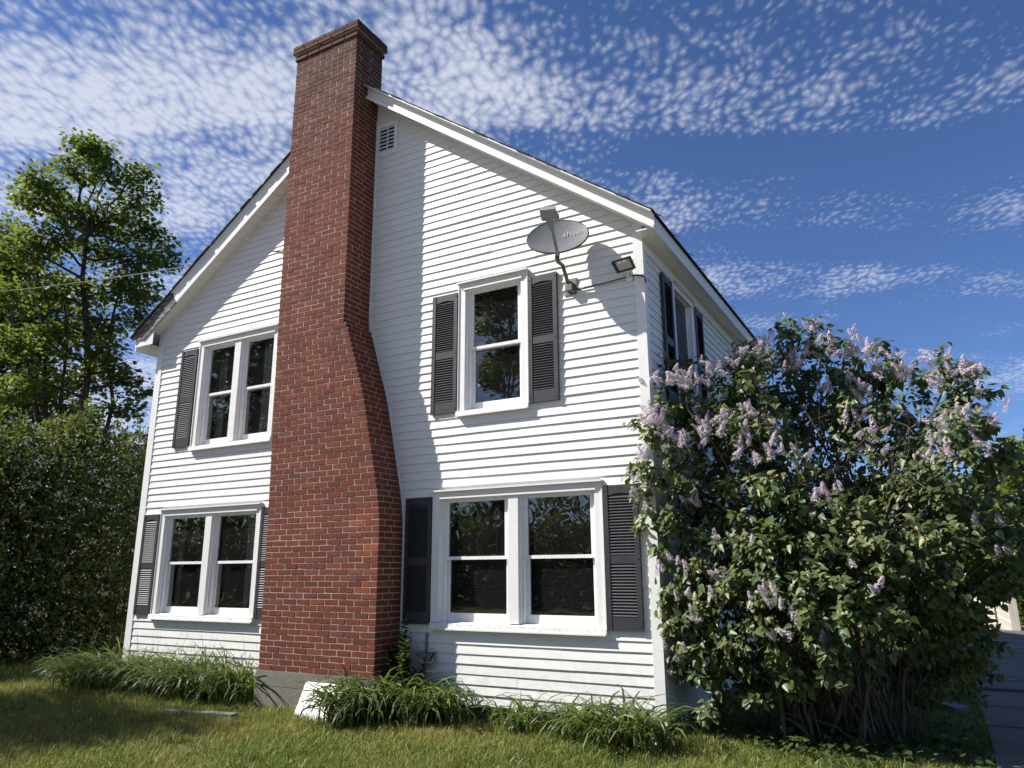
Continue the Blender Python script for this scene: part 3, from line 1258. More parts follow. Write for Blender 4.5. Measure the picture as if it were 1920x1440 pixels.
# rake boards, right
b = MB()
x_s = chim_r(8.1) + 0.002
b.prism_y([(x_s, zr(x_s) - 0.03), (EAVE_R, zr(EAVE_R) - 0.015), (EAVE_R, top_r(EAVE_R)), (x_s, top_r(x_s))], -RAKE, -RAKE + 0.02)
b.prism_y([(x_s, zr(x_s) - 0.034), (EAVE_R, zr(EAVE_R) - 0.019), (EAVE_R, zr(EAVE_R) + 0.020), (x_s, zr(x_s) + 0.006)], -RAKE - 0.034, -RAKE - 0.001)
b.prism_y([(x_s, top_r(x_s) - 0.012), (EAVE_R, top_r(EAVE_R) - 0.012), (EAVE_R, top_r(EAVE_R) + 0.004), (x_s, top_r(x_s) + 0.004)], -RAKE - DRIP, -RAKE - 0.001)
b.build('rake_board', M_TRIM, roof)
# rake boards, left: white upper board and a bare grey lower end
x_e = chim_l(7.5) - 0.002
b = MB()
b.prism_y([(0.48, zr(0.48) - 0.05), (x_e, zr(x_e) - 0.05), (x_e, top_l(x_e)), (0.36, top_l(0.36))], -RAKE, -RAKE + 0.02)
b.prism_y([(0.36, top_l(0.36) - 0.010), (x_e, top_l(x_e) - 0.010), (x_e, top_l(x_e) + 0.003), (0.36, top_l(0.36) + 0.003)], -RAKE - 0.02, -RAKE - 0.001)
b.build('rake_board', M_TRIM, roof)
b = MB()
b.prism_y([(EAVE_L, zr(EAVE_L) + 0.17), (-0.23, zr(-0.23) - 0.055), (0.478, zr(0.478) - 0.05), (0.358, top_l(0.358))], -RAKE, -RAKE + 0.018)
b.prism_y([(EAVE_L - .01, top_l(EAVE_L) - 0.06), (0.40, top_l(0.40) - 0.055), (0.36, top_l(0.36) - 0.004), (EAVE_L - 0.01, top_l(EAVE_L) - 0.01)], -RAKE - 0.012, -RAKE - 0.001)
o = b.build('rake_board', M_PEEL, roof)
o['label'] = 'bare grey weathered end of the left rake board'
# eave fascia and soffits
b = MB()
b.box(EAVE_R - 0.03, EAVE_R - 0.008, -RAKE + 0.02, DEPTH + 0.3, 5.135, top_r(EAVE_R) - 0.005)
b.build('fascia', M_TRIM, roof)
b = MB()
b.box(XR + 0.02, EAVE_R - 0.031, -RAKE + 0.02, DEPTH + 0.3, 5.155, 5.170)
b.build('soffit', M_TRIM, roof)
b = MB()
b.box(EAVE_L + 0.05, EAVE_L + 0.07, -RAKE + 0.02, DEPTH + 0.3, 5.10, 5.30)
b.box(EAVE_L + 0.07, XL, -RAKE + 0.02, DEPTH + 0.3, 5.165, 5.18)
b.poly([(EAVE_L + 0.07, -RAKE + 0.019, 5.165), (XL + 0.1, -RAKE + 0.019, 5.165), (XL + 0.1, -RAKE + 0.019, zr(XL + .1)), (EAVE_L + 0.07, -RAKE + 0.019, zr(EAVE_L + .07))])
b.build('fascia', M_TRIM, roof)
# sloping soffit panels of the rakes
for side_, xa, xb in (('r', x_s, EAVE_R - 0.03), ('l', XL - 0.02, x_e)):
    n = int(abs(xb - xa) / 0.125)
    for i in range(n):
        a = xa + (xb - xa) * i / n
        c = xa + (xb - xa) * (i + 1) / n - 0.006
        b = MB()
        za, zc = zr(a), zr(c)
        b.prism_y([(a, za), (c, zc), (c, zc + 0.012), (a, za + 0.012)], -RAKE + 0.02, -0.002)
        b.build('soffit_panel', M_SOFFIT, roof)
# wall moulding under the rake soffit
for xa, xb in ((x_s + 0.03, 7.93), (-0.1, x_e)):
    b = MB()
    b.prism_y([(xa, zr(xa) - 0.022), (xb, zr(xb) - 0.022), (xb, zr(xb) - 0.002), (xa, zr(xa) - 0.002)], -0.026, -0.0025)
    b.build('moulding', M_TRIM, roof)
# shingle courses
for side_ in ('r', 'l'):
    L = EAVE_R - RIDGE_X if side_ == 'r' else RIDGE_X - EAVE_L
    n = int(L / 0.118)
    for i in range(n):
        if side_ == 'r':
            xa = EAVE_R + 0.025 - L * i / n
            xb = EAVE_R - L * (i + 1.25) / n
            f = top_r
        else:
            xa = EAVE_L - 0.035 + L * i / n
            xb = EAVE_L + L * (i + 1.25) / n
            f = top_l
        yy = -RAKE - DRIP - (0.004 if side_ == 'r' else -0.060) - random.uniform(0.0, 0.022) * (random.random() < 0.6)
        # where the stack stands the shingles stop behind it
        xm = (xa + xb) / 2
        if chim_l(8) - 0.05 < xm < chim_r(8.5) + 0.03:
            yy = 0.03
        b = MB()
        lift = random.uniform(0.0, 0.010)
        pts = [(xa, f(xa) + 0.004 + lift), (xa, f(xa) + 0.020 + lift), (xb, f(xb) + 0.017), (xb, f(xb) + 0.004)]
        if side_ == 'l':
            pts = pts[::-1]
        pts = [(p[0], p[1]) for p in pts]
        b.prism_y(pts[::-1], yy, DEPTH + 0.31)
        b.build('shingle', M_SHINGLE, roof)
# lifted shingle tabs along the right eave
for i, yy in enumerate((0.02, 0.60, 1.19, 1.69, 2.27, 2.79, 3.35, 3.9, 4.45)):
    b = MB()
    zz_ = top_r(EAVE_R) + 0.016
    xo = EAVE_R + 0.028
    hgt = random.uniform(0.045, 0.065)
    b.hexa([(xo - 0.20, yy - 0.15, zz_ + 0.150), (xo, yy - 0.15, zz_ + 0.01), (xo, yy + 0.02, zz_ + hgt * .9), (xo - 0.20, yy + 0.02, zz_ + 0.15 + hgt * 0.6),
            (xo - 0.20, yy - 0.15, zz_ + 0.156), (xo, yy - 0.15, zz_ + 0.016), (xo, yy + 0.02, zz_ + 0.006 + hgt * .9), (xo - 0.20, yy + 0.02, zz_ + 0.156 + hgt * 0.6)])
    b.build('lifted_shingle', M_SHINGLE, roof)

# --- chimney
CH0 = 0.512
COURSE = 0.0687
JOINT = 0.0115
NC = int((8.985 - CH0) / COURSE)
CH_TOP = CH0 + NC * COURSE
INS = 0.0040
b = MB()
zc_ = [CH0 + i * COURSE for i in range(NC + 1)]
for i in range(NC):
    za, zb = zc_[i], zc_[i + 1]
    zm = (za + zb) / 2
    b.box(chim_l(zm) + INS, chim_r(zm) - INS, -chim_d(zm) + INS, 0.06 if zm > 7.9 else -0.0, za, zb)
chimney = b.build('chimney', M_MORTAR, house)
chimney['label'] = 'tall red brick chimney with a stepped right shoulder'
# concrete footing of the stack, poured in two lifts
b = MB()
b.box(3.10, 4.915, -0.470, 0.0, 0.347, CH0)
b.box(3.098, 4.918, -0.474, 0.0, GZ - 0.3, 0.340)
b.box(3.12, 4.90, -0.462, 0.0, 0.335, 0.35)
o = b.build('footing', M_CONC, chimney)
o['label'] = 'grey concrete footing under the brick chimney'


def brick_mesh(seed):
    r = random.Random(seed)
    bm = bmesh.new()
    bmesh.ops.create_cube(bm, size=1.0)
    for v in bm.verts:
        for k in range(3):
            v.co[k] += r.uniform(-0.012, 0.012)
    bmesh.ops.bevel(bm, geom=list(bm.edges), offset=0.028, segments=1, affect='EDGES')
    return bm


BR_BM = [brick_mesh(i) for i in range(6)]
BR_ME = []
for i, bm_ in enumerate(BR_BM):
    me = bpy.data.meshes.new('brick')
    bm_.to_mesh(me)
    me.materials.append(M_BRICK)
    BR_ME.append(me)
BR_ME_O = []
for me in BR_ME[:3]:
    m2 = me.copy()
    m2.materials.clear()
    m2.materials.append(M_BRICK_ORANGE)
    BR_ME_O.append(m2)
BR_V = []
for bm_ in BR_BM:
    bm_.verts.ensure_lookup_table()
    BR_V.append((np.array([v.co[:] for v in bm_.verts]), [tuple(v.index for v in f.verts) for f in bm_.faces]))

ORANGE_PX = [(690, 944), (700, 955), (690, 972), (662, 978), (705, 978), (690, 988), (662, 1003), (688, 1012), (705, 1022), (690, 1036), (702, 1037),
             (690, 1060), (703, 1062), (650, 1072), (690, 1074), (690, 1096), (690, 1110), (705, 1122), (655, 1222), (690, 1248), (580, 465), (590, 472), (612, 690), (660, 757)]
ORANGE = [at_y(u, v, -0.46) for u, v in ORANGE_PX]
single = []
mass_v, mass_f, mass_n = [], [], 0


def lay(x0, x1, y0, y1, z0, z1, ok_single, outward='f'):
    global mass_n
    cx, cy, cz = (x0 + x1) / 2, (y0 + y1) / 2, (z0 + z1) / 2
    sx, sy, sz = x1 - x0, y1 - y0, z1 - z0
    out = random.uniform(-0.0012, 0.0016)
    rot = Matrix.Rotation(random.gauss(0, 0.004), 4, 'Y') @ Matrix.Rotation(random.gauss(0, 0.006), 4, 'Z')
    if outward == 'f':
        cy -= out
    else:
        cx += out
    v_ = random.randrange(6)
    if ok_single and len(single) < 300:
        orange = outward == 'f' and any(abs(cx - p[0]) < sx * 0.5 + 0.005 and abs(cz - p[2]) < sz * 0.62 for p in ORANGE)
        if orange and random.random() < 0.1:
            orange = False
        me = BR_ME_O[v_ % 3] if orange else BR_ME[v_]
        # the shared unit brick is scaled to its length; every brick keeps its own small tilt
        m_ = Matrix.Translation((cx, cy, cz)) @ rot @ Matrix.Diagonal((sx, sy, sz, 1))
        single.append(link('brick', me, chimney, m_))
    else:
        co, fs = BR_V[v_]
        r3 = np.array(rot.to_3x3())
        p = (co * np.array([sx, sy, sz])) @ r3.T + np.array([cx, cy, cz])
        base = mass_n
        mass_v.append(p)
        mass_f.extend([tuple(base + i for i in f) for f in fs])
        mass_n += len(p)


def row(lo, hi, n, fn):
    n = max(1, n)
    cuts = [lo + (hi - lo) * i / n for i in range(n + 1)]
    for i in range(1, n):
        cuts[i] += random.uniform(-0.006, 0.006)
    for a, c in zip(cuts[:-1], cuts[1:]):
        fn(a + (JOINT / 2 if a != lo else 0), c - (JOINT / 2 if c != hi else 0))


BW = 0.102
ORDER = []
for i in range(NC):
    za, zb = zc_[i] + JOINT / 2 + random.uniform(-.0012, .0012), zc_[i + 1] - JOINT / 2
    zm = (za + zb) / 2
    xl, xr, d = chim_l(zm), chim_r(zm), chim_d(zm)
    yb = 0.06 if zm > 7.9 else -0.004
    near = i < 30
    if i % 2 == 0:
        n = max(1, round((xr - xl) / 0.2235))
        row(xl, xr, n, lambda a, c: lay(a, c, -d, -d + BW, za, zb, near))
        row(-d + BW + JOINT, yb, 2, lambda a, c: lay(xr - BW, xr, a, c, za, zb, near, 's'))
        row(-d + BW + JOINT, yb, 2, lambda a, c: lay(xl, xl + BW, a, c, za, zb, False, 's'))
    else:
        n = max(1, round((xr - xl - 2 * BW) / 0.2235))
        row(xl + BW + JOINT, xr - BW - JOINT, n, lambda a, c: lay(a, c, -d, -d + BW, za, zb, near))
        row(-d, yb, 2, lambda a, c: lay(xr - BW, xr, a, c, za, zb, near, 's'))
        row(-d, yb, 2, lambda a, c: lay(xl, xl + BW, a, c, za, zb, False, 's'))
    if zm > 7.9:   # back of the stack above the roof
        row(xl + BW + JOINT, xr - BW - JOINT, 4, lambda a, c: lay(a, c, yb - BW, yb, za, zb, False))


def ring_course(zb_, proj, h, off):
    za, zt = zb_ + JOINT / 2, zb_ + h - JOINT / 2
    xl, xr, d, yb = chim_l(9) - proj, chim_r(9) + proj, chim_d(9) + proj, 0.06 + proj
    row(xl, xr, 6 if off else 5, lambda a, c: lay(a, c, -d, -d + BW, za, zt, False))
    row(xl, xr, 5, lambda a, c: lay(a, c, yb - BW, yb, za, zt, False))
    row(-d + BW + JOINT, yb - BW - JOINT, 2, lambda a, c: lay(xr - BW, xr, a, c, za, zt, False, 's'))
    row(-d + BW + JOINT, yb - BW - JOINT, 2, lambda a, c: lay(xl, xl + BW, a, c, za, zt, False, 's'))


zt_ = CH_TOP
ring_course(zt_, 0.022, 0.060, 0)
ring_course(zt_ + 0.060, 0.004, 0.045, 1)
ring_course(zt_ + 0.105, 0.050, 0.066, 0)
ring_course(zt_ + 0.171, 0.046, 0.066, 1)
me = bpy.data.meshes.new('upper_bricks')
me.from_pydata(np.concatenate(mass_v).tolist(), [], mass_f)
me.materials.append(M_BRICK_MASS)
o = link('upper_bricks', me, chimney)
o['kind'] = 'stuff'
b = MB()
b.box(chim_l(9) + .01, chim_r(9) - .01, -chim_d(9) + 0.01, 0.05, CH_TOP - 0.01, CH_TOP + 0.205)
b.box(chim_l(9) - .035, chim_r(9) + .035, -chim_d(9) - 0.035, 0.095, CH_TOP + 0.11, CH_TOP + 0.236)
b.build('cap_mortar', M_MORTAR, chimney)

# ------------------------------------------------------------------ things on the wall
# satellite dish
DC = Vector((7.150, -0.33, 5.265))
dish = empty('satellite_dish', (7.16, 0, 4.75), 'grey oval satellite dish on a bent mast below the right eave', 'satellite dish')
el_, azd = math.radians(29), math.radians(-17)
dn = Vector((-math.sin(azd) * math.cos(el_), -math.cos(azd) * math.cos(el_), math.sin(el_)))
dx = Vector((0, 0, 1)).cross(dn).normalized() * -1
dx = Vector((dn.y, -dn.x, 0)).normalized() * -1      # to the right, parallel to the ground
dx = dx if dx.x > 0 else -dx
du = dn.cross(dx)
du = du if du.z > 0 else -du


def dpt(a, u, n):
    return DC + dx * a + du * u + dn * n


A_, B_, DEP = 0.345, 0.300, 0.060
rings, seg = 8, 40
V, F = [], []
for off in (0.0, -0.010):
    for r_ in range(rings + 1):
        q = r_ / rings
        for s_ in range(seg):
            t = 2 * math.pi * s_ / seg
            V.append(tuple(dpt(A_ * q * math.cos(t), B_ * q * math.sin(t), DEP * q * q - DEP + off)))
n1 = (rings + 1) * seg
for r_ in range(rings):
    for s_ in range(seg):
        s2 = (s_ + 1) % seg
        F.append((r_ * seg + s_, r_ * seg + s2, (r_ + 1) * seg + s2, (r_ + 1) * seg + s_))
        F.append((n1 + r_ * seg + s2, n1 + r_ * seg + s_, n1 + (r_ + 1) * seg + s_, n1 + (r_ + 1) * seg + s2))
me = bpy.data.meshes.new('reflector')
me.from_pydata(V, [], F)
me.materials.append(M_DISH)
me.polygons.foreach_set('use_smooth', [True] * len(me.polygons))
link('reflector', me, dish)
b = MB()
rim = [dpt(A_ * math.cos(2 * math.pi * s_ / seg), B_ * math.sin(2 * math.pi * s_ / seg), -0.008) for s_ in range(seg + 1)]
b.tube(rim, 0.0095, 6, cap=False)
b.build('rim', M_BLACK, dish, smooth=True)
lnb = Vector(at_y(1028, 399, -0.80))
foot = dpt(0.015, -B_ - 0.005, 0.0)
b = MB()
d_ = (lnb - foot)
b.tube([foot - d_ * 0.06, foot + d_ * 0.35, foot + d_ * 0.62], [0.021, 0.020, 0.019], 8)
b.build('arm', M_DISH_ARM, dish)
b = MB()
a0, a1 = foot + d_ * 0.60, foot + d_ * 0.95
sidev = dx
nv = d_.normalized().cross(sidev).normalized()
for (c0, w0, t0), (c1, w1, t1) in (((a0, 0.024, 0.020), (a1, 0.048, 0.030)),):
    b.hexa([c0 - sidev * w0 - nv * t0, c0 + sidev * w0 - nv * t0, c0 + sidev * w0 + nv * t0, c0 - sidev * w0 + nv * t0,
            c1 - sidev * w1 - nv * t1, c1 + sidev * w1 - nv * t1, c1 + sidev * w1 + nv * t1, c1 - sidev * w1 + nv * t1])
b.build('feed_neck', M_DISH_ARM, dish)
b = MB()
up_ = d_.normalized()
c0, c1 = lnb - up_ * 0.052, lnb + up_ * 0.052
w0, t0 = 0.080, 0.046
b.hexa([c0 - sidev * w0 - nv * t0, c0 + sidev * w0 - nv * t0, c0 + sidev * w0 + nv * t0, c0 - sidev * w0 + nv * t0,
        c1 - sidev * w0 - nv * t0, c1 + sidev * w0 - nv * t0, c1 + sidev * w0 + nv * t0, c1 - sidev * w0 + nv * t0])
b.build('feed_box', M_DISH_ARM, dish)
tow = (DC - lnb).normalized()
for q in (-1, 1):
    b = MB()
    s_ = lnb + sidev * q * 0.066 + tow * 0.02
    b.tube([s_, s_ + tow * 0.05, s_ + tow * 0.055, s_ + tow * 0.085], [0.024, 0.026, 0.036, 0.033], 12)
    b.build('feed_horn', M_DISH_ARM, dish)
mount = Vector((7.165, -0.02, 4.735))
b = MB()
p2 = dpt(0.0, -B_ * 0.92, -0.08)
b.tube([Vector((7.155, -0.07, 4.76)), Vector((7.15, -0.13, 4.86)), Vector((7.14, -0.19, 4.97)), p2 + Vector((0.0, 0.02, -0.05)), p2 + Vector((0, 0, 0.05))], 0.021, 10)
b.tube([p2 + Vector((0, 0, -0.02)), dpt(0, -0.05, -DEP - 0.03)], 0.026, 8)
b.build('mast', M_STEEL, dish, smooth=True)
b = MB()
b.hexa([(7.075, -0.026, 4.665), (7.225, -0.026, 4.665), (7.225, -0.016, 4.665), (7.075, -0.016, 4.665),
        (7.095, -0.026, 4.86), (7.235, -0.026, 4.86), (7.235, -0.016, 4.86), (7.095, -0.016, 4.86)])
b.box(7.12, 7.20, -0.10, -0.026, 4.70, 4.80)
b.build('wall_bracket', M_STEEL, dish)


def text_part(body, size, a, u, parent, name='lettering', shear=0.0):
    c = bpy.data.curves.new(name, 'FONT')
    c.body = body
    c.size = size
    c.shear = shear
    c.extrude = 0.0006
    c.materials.append(M_PRINT)
    q = math.sqrt((a / A_) ** 2 + (u / B_) ** 2)
    m_ = Matrix.Identity(4)
    nz = (dn - dx * (2 * DEP * a / A_ ** 2) - du * (2 * DEP * u / B_ ** 2)).normalized()
    uu = (du - nz * du.dot(nz)).normalized()
    xx = uu.cross(nz)
    p = dpt(a, u, DEP * q * q - DEP + 0.010)
    for i in range(3):
        m_[i][0], m_[i][1], m_[i][2], m_[i][3] = xx[i], uu[i], nz[i], p[i]
    tmp = bpy.data.objects.new('tmp', c)
    COL.objects.link(tmp)
    bpy.context.view_layer.update()
    me = bpy.data.meshes.new_from_object(tmp.evaluated_get(bpy.context.evaluated_depsgraph_get()))
    bpy.data.objects.remove(tmp)
    me.name = name
    return link(name, me, parent, m_)


text_part('sh', 0.125, 0.045, 0.035, dish)
text_part('HD', 0.070, 0.172, 0.035, dish, shear=0.3)

# floodlight
fl = empty('floodlight', (7.86, 0, 4.72), 'black floodlight with a pale lens beside the right corner post', 'floodlight')
q = [Vector(at_y(u, v, y)) for u, v, y in ((1157, 513, -0.13), (1192, 503, -0.13), (1181, 479.5, -0.20), (1145, 491, -0.20))]
fn = (q[1] - q[0]).cross(q[3] - q[0]).normalized()
fn = fn if fn.y < 0 else -fn
cen = sum(q, Vector()) / 4


def fq(s_, t_):
    return [cen + (p - cen) * s_ + fn * t_ for p in q]


b = MB()
o1, o2, o3, i1, i2 = fq(1.0, 0.0), fq(1.0, -0.022), fq(0.55, -0.085), fq(0.80, 0.0), fq(0.72, -0.024)
for r0, r1 in ((o1, o2), (o2, o3), (i1, o1), (i2, i1)):
    for i in range(4):
        j = (i + 1) % 4
        b.poly([r0[j], r0[i], r1[i], r1[j]])
b.poly(o3[::-1])
b.build('housing', M_BLACK, fl)
b = MB()
b.poly([p + fn * 0.001 for p in i2])
b.build('lens', M_LENS, fl)
b = MB()
for k in (0.25, 0.75):
    c_ = i2[3].lerp(i2[2], k).lerp(cen, 0.3) + fn * 0.006
    e1 = (q[1] - q[0]).normalized() * 0.022
    e2 = (q[3] - q[0]).normalized() * 0.014
    b.poly([c_ - e1 - e2, c_ + e1 - e2, c_ + e1 + e2, c_ - e1 + e2])
b.build('bulb_holder', M_SASH, fl)
b = MB()
b.tube([Vector((7.86, -0.022, 4.725)), Vector((7.865, -0.10, 4.735)), cen - (q[3] - q[0]) * 0.45 - fn * 0.03], 0.011, 8)
b.tube([Vector((7.86, -0.02, 4.72)), Vector((7.86, -0.034, 4.72))], 0.040, 12)
b.build('bracket', M_SASH, fl)


def cable(name, px, r, mat, label, y=-0.026):
    pts = [Vector(at_y(p[0], p[1], p[2] if len(p) > 2 else y)) for p in px]
    # smooth it
    out = []
    for i in range(len(pts) - 1):
        p0, p1, p2, p3 = pts[max(i - 1, 0)], pts[i], pts[i + 1], pts[min(i + 2, len(pts) - 1)]
        for k in range(5):
            t = k / 5
            out.append(0.5 * ((2 * p1) + (p2 - p0) * t + (2 * p0 - 5 * p1 + 4 * p2 - p3) * t * t + (3 * p1 - p0 - 3 * p2 + p3) * t ** 3))
    out.append(pts[-1])
    b = MB()
    b.tube(out, r, 6)
    o = b.build(name, mat, None, smooth=True)
    return tag(o, label, 'cable')


cable('cable', [(1051, 490, -0.26), (1057, 510, -.15), (1062, 528, -.08), (1066, 541, -.04), (1080, 543), (1100, 539), (1130, 532), (1160, 524), (1190, 516), (1200, 516.5, -0.045), (1209, 520, -0.05), (1211, 530, -0.03)],
      0.0085, M_BLACK, 'black coaxial cable running along the clapboards from the dish to the corner')
cable('cable', [(1063, 529, -0.09), (1066, 543, -.06), (1076, 546), (1088, 541), (1120, 536), (1155, 527), (1178, 520), (1182, 512, -0.08)],
      0.0065, M_WIRE_WHITE, 'thin white cable looping under the dish mount towards the floodlight')
# overhead service wire
p0 = Vector(at_y(538, 467, -0.05))
p1 = Vector(at_y(-160, 556, 2.0))
b = MB()
pts = []
for i in range(25):
    t = i / 24
    p = p0.lerp(p1, t)
    p.z -= 4 * 0.16 * t * (1 - t)
    pts.append(p)
b.tube(pts, 0.009, 5)
tag(b.build('overhead_wire', M_STEEL, None), 'thin overhead wire stretching from behind the chimney past the maple', 'wire')

# little hood vent low on the wall, right of the chimney
vh = empty('exhaust_hood', (5.32, 0, 0.72), 'small weathered metal exhaust hood low on the wall right of the chimney', 'vent hood')
b = MB()
b.box(5.255, 5.288, -0.030, -0.006, 0.755, 0.975)
b.build('strap', mat_plain('weathered_tan_metal', (0.26, 0.235, 0.19), 0.7, 0.3, 20.0), vh)
b = MB()
n = 8
for i in range(n):
    t0, t1 = math.pi / 2 * i / n, math.pi / 2 * (i + 1) / n
    def hp(t):
        return (-0.02 - 0.12 * math.sin(t), 0.665 + 0.11 * math.cos(t) ** 0.8 if math.cos(t) > 0 else 0.665)
    y0_, z0_ = hp(t0)
    y1_, z1_ = hp(t1)
    for dzz in (0.0, -0.006):
        b.poly([(5.19, y0_, z0_ + dzz), (5.19, y1_, z1_ + dzz), (5.40, y1_, z1_ + dzz), (5.40, y0_, z0_ + dzz)])
b.poly([(5.40, -0.02, 0.775), (5.40, -0.14, 0.665), (5.40, -0.02, 0.665)])
b.poly([(5.19, -0.02, 0.775), (5.19, -0.14, 0.665), (5.19, -0.02, 0.665)])
b.build('hood', mat_plain('weathered_grey_metal', (0.30, 0.285, 0.25), 0.65, 0.35, 22.0), vh)

# white board leaning on the footing
b = MB()
b.hexa([(4.02, -0.76, GZ - .02), (4.98, -0.76, GZ - .02), (4.98, -0.742, GZ - 0.026), (4.02, -0.742, GZ - 0.026),
        (3.94, -0.494, 0.432), (4.86, -0.494, 0.425), (4.86, -0.478, 0.419), (3.94, -0.478, 0.426)])
tag(b.build('white_panel', M_WHITE_BOARD, None), 'white painted panel leaning against the concrete chimney footing', 'panel')
# flat concrete strip in the grass
b = MB()
b.hexa([(2.62, -1.34, GZ - .05), (3.50, -1.14, GZ - .05), (3.46, -1.02, GZ - .05), (2.58, -1.22, GZ - .05),
        (2.62, -1.34, GZ + .055), (3.50, -1.14, GZ + .045), (3.46, -1.02, GZ + .045), (2.58, -1.22, GZ + .055)])
tag(b.build('edging_stone', M_CONC, None), 'narrow concrete edging strip lying in the grass by the left flower bed', 'edging')
# plank under the lilac
b = MB()
b.hexa([(9.98, 3.20, GZ + .06), (10.36, 2.68, GZ + .02), (10.50, 2.80, GZ + .02), (10.14, 3.32, GZ + .06),
        (9.98, 3.20, GZ + .12), (10.36, 2.68, GZ + .08), (10.50, 2.80, GZ + .08), (10.14, 3.32, GZ + .12)])
tag(b.build('plank', M_DECK, None), 'short weathered plank lying under the lilac beside the path', 'plank')

# ------------------------------------------------------------------ ramp and railing behind the lilac
ramp_ = empty('deck_ramp', (11.4, 7.6, GZ), 'weathered grey board ramp leading away from the concrete path', 'ramp')
n = 40
for i in range(n):
    ya = 4.70 + i * 0.150
    za = GZ + 0.030 + 0.34 * (i / n)
    b = MB()
    w0 = 10.50 + random.uniform(-.02, .02)
    b.box(w0, 12.45 + random.uniform(-.02, .02), ya, ya + 0.140, za, za + 0.035)
    b.build('deck_board', M_DECK, ramp_)
b = MB()
for xx in (10.56, 11.4, 12.35):
    b.hexa([(xx, 4.70, GZ - .1), (xx + .04, 4.70, GZ - .1), (xx + .04, 10.7, GZ - .1), (xx, 10.7, GZ - .1),
            (xx, 4.70, GZ + .064), (xx + .04, 4.70, GZ + .064), (xx + .04, 10.7, GZ + .36), (xx, 10.7, GZ + .36)])
b.build('joist', M_DECK, ramp_)

rl = empty('railing', (11.6, 10.6, 0.45), 'low cream clapboard railing wall with capped post at the ramp head', 'railing')


def rail_panel(p0, p1, zb, h, parent):
    p0, p1 = Vector((p0[0], p0[1], 0)), Vector((p1[0], p1[1], 0))
    d = (p1 - p0)
    L = d.length
    ang = math.atan2(d.y, d.x)
    m_ = Matrix.Translation((p0.x, p0.y, zb)) @ Matrix.Rotation(ang, 4, 'Z')
    n_ = int(h / 0.062)
    for i in range(n_):
        b = MB()
        z_ = i * 0.062
        b.hexa([(0, -0.034, z_), (L, -0.034, z_), (L, 0.034, z_), (0, 0.034, z_), (0, -0.022, z_ + .064), (L, -0.022, z_ + .064), (L, 0.022, z_ + .064), (0, 0.022, z_ + .064)])
        b.build('clapboard', M_RAIL, parent, xf=m_)
    b = MB()
    b.box(-0.02, L + 0.02, -0.08, 0.08, n_ * 0.062 + 0.002, n_ * 0.062 + 0.032)
    b.build('cap_rail', M_RAIL, parent, xf=m_)


A0 = at_d(1908, 1196, 18.0)
A1 = at_d(1877, 1183, 21.0)
A2 = at_d(1790, 1172, 21.6)
zb0 = float(A0[2])
rail_panel(A0, A1, zb0, 0.72, rl)
rail_panel(A2, (A1[0] - .06, A1[1] + 0.0), zb0, 0.76, rl)
b = MB()
b.box(A0[0] - 0.07, A0[0] + 0.07, A0[1] - 0.12, A0[1] + 0.0, zb0 - 0.2, zb0 + 0.80)
b.build('post', M_RAIL, rl)
b = MB()
b.box(A0[0] - 2.2, A0[0] + 0.6, 10.71, 14.8, zb0 - 0.16, zb0 - 0.01)
tag(b.build('landing', M_DECK, None), 'flat weathered wooden landing beyond the ramp', 'deck')

# ------------------------------------------------------------------ vegetation
# leaf templates: length along +y, face +z
LILAC_T = np.array([(0, 0, 0), (-.24, .04, .05), (-.37, .24, .09), (-.26, .58, .06), (0, 1.08, -.14), (.26, .58, .06), (.37, .24, .09), (.24, .04, .05), (0, .42, -.03)], float)
LILAC_F = np.array([(0, 8, 1), (1, 8, 2), (2, 8, 3), (3, 8, 4), (4, 8, 5), (5, 8, 6), (6, 8, 7), (7, 8, 0)])
MAPLE_T = np.array([(0, 0, 0), (-.22, .12, .02), (-.55, .22, -.06), (-.34, .42, .04), (-.46, .74, -.06), (-.16, .66, .04), (0, 1.0, -.10), (.16, .66, .04), (.46, .74, -.06), (.34, .42, .04), (.55, .22, -.06), (.22, .12, .02), (0, .4, .03)], float)
MAPLE_F = np.array([(i, 12, i - 1) for i in range(1, 12)] + [(0, 12, 11)])
OVAL_T = np.array([(0, 0, 0), (-.24, .3, .05), (-.2, .66, .04), (0, 1, -.05), (.2, .66, .04), (.24, .3, .05), (0, .5, 0)], float)
OVAL_F = np.array([(0, 6, 1), (1, 6, 2), (2, 6, 3), (3, 6, 4), (4, 6, 5), (5, 6, 0)])


def sph(n):
    return nrm(RNG.normal(size=(n, 3)))


def limb(b, p, q, r0, r1, wob=0.08, n=5):
    p, q = np.array(p, float), np.array(q, float)
    L = np.linalg.norm(q - p)
    pts, rad = [], []
    for i in range(n + 1):
        t = i / n
        c = p * (1 - t) + q * t
        if 0 < i < n:
            c = c + RNG.normal(size=3) * wob * L * 0.25
        pts.append(tuple(c))
        rad.append(r0 * (1 - t) + r1 * t)
    b.tube(pts, rad, 6 if r0 > 0.03 else 4, cap=False)
    return pts


def leaf_tone(n, lo=0.7, hi=1.3, yellow=0.15):
    t = RNG.uniform(lo, hi, (n, 1))
    y = RNG.uniform(-yellow, yellow, (n, 1))
    return np.concatenate([t * (1 + y), t, t * (1 - 0.6 * y)], 1)


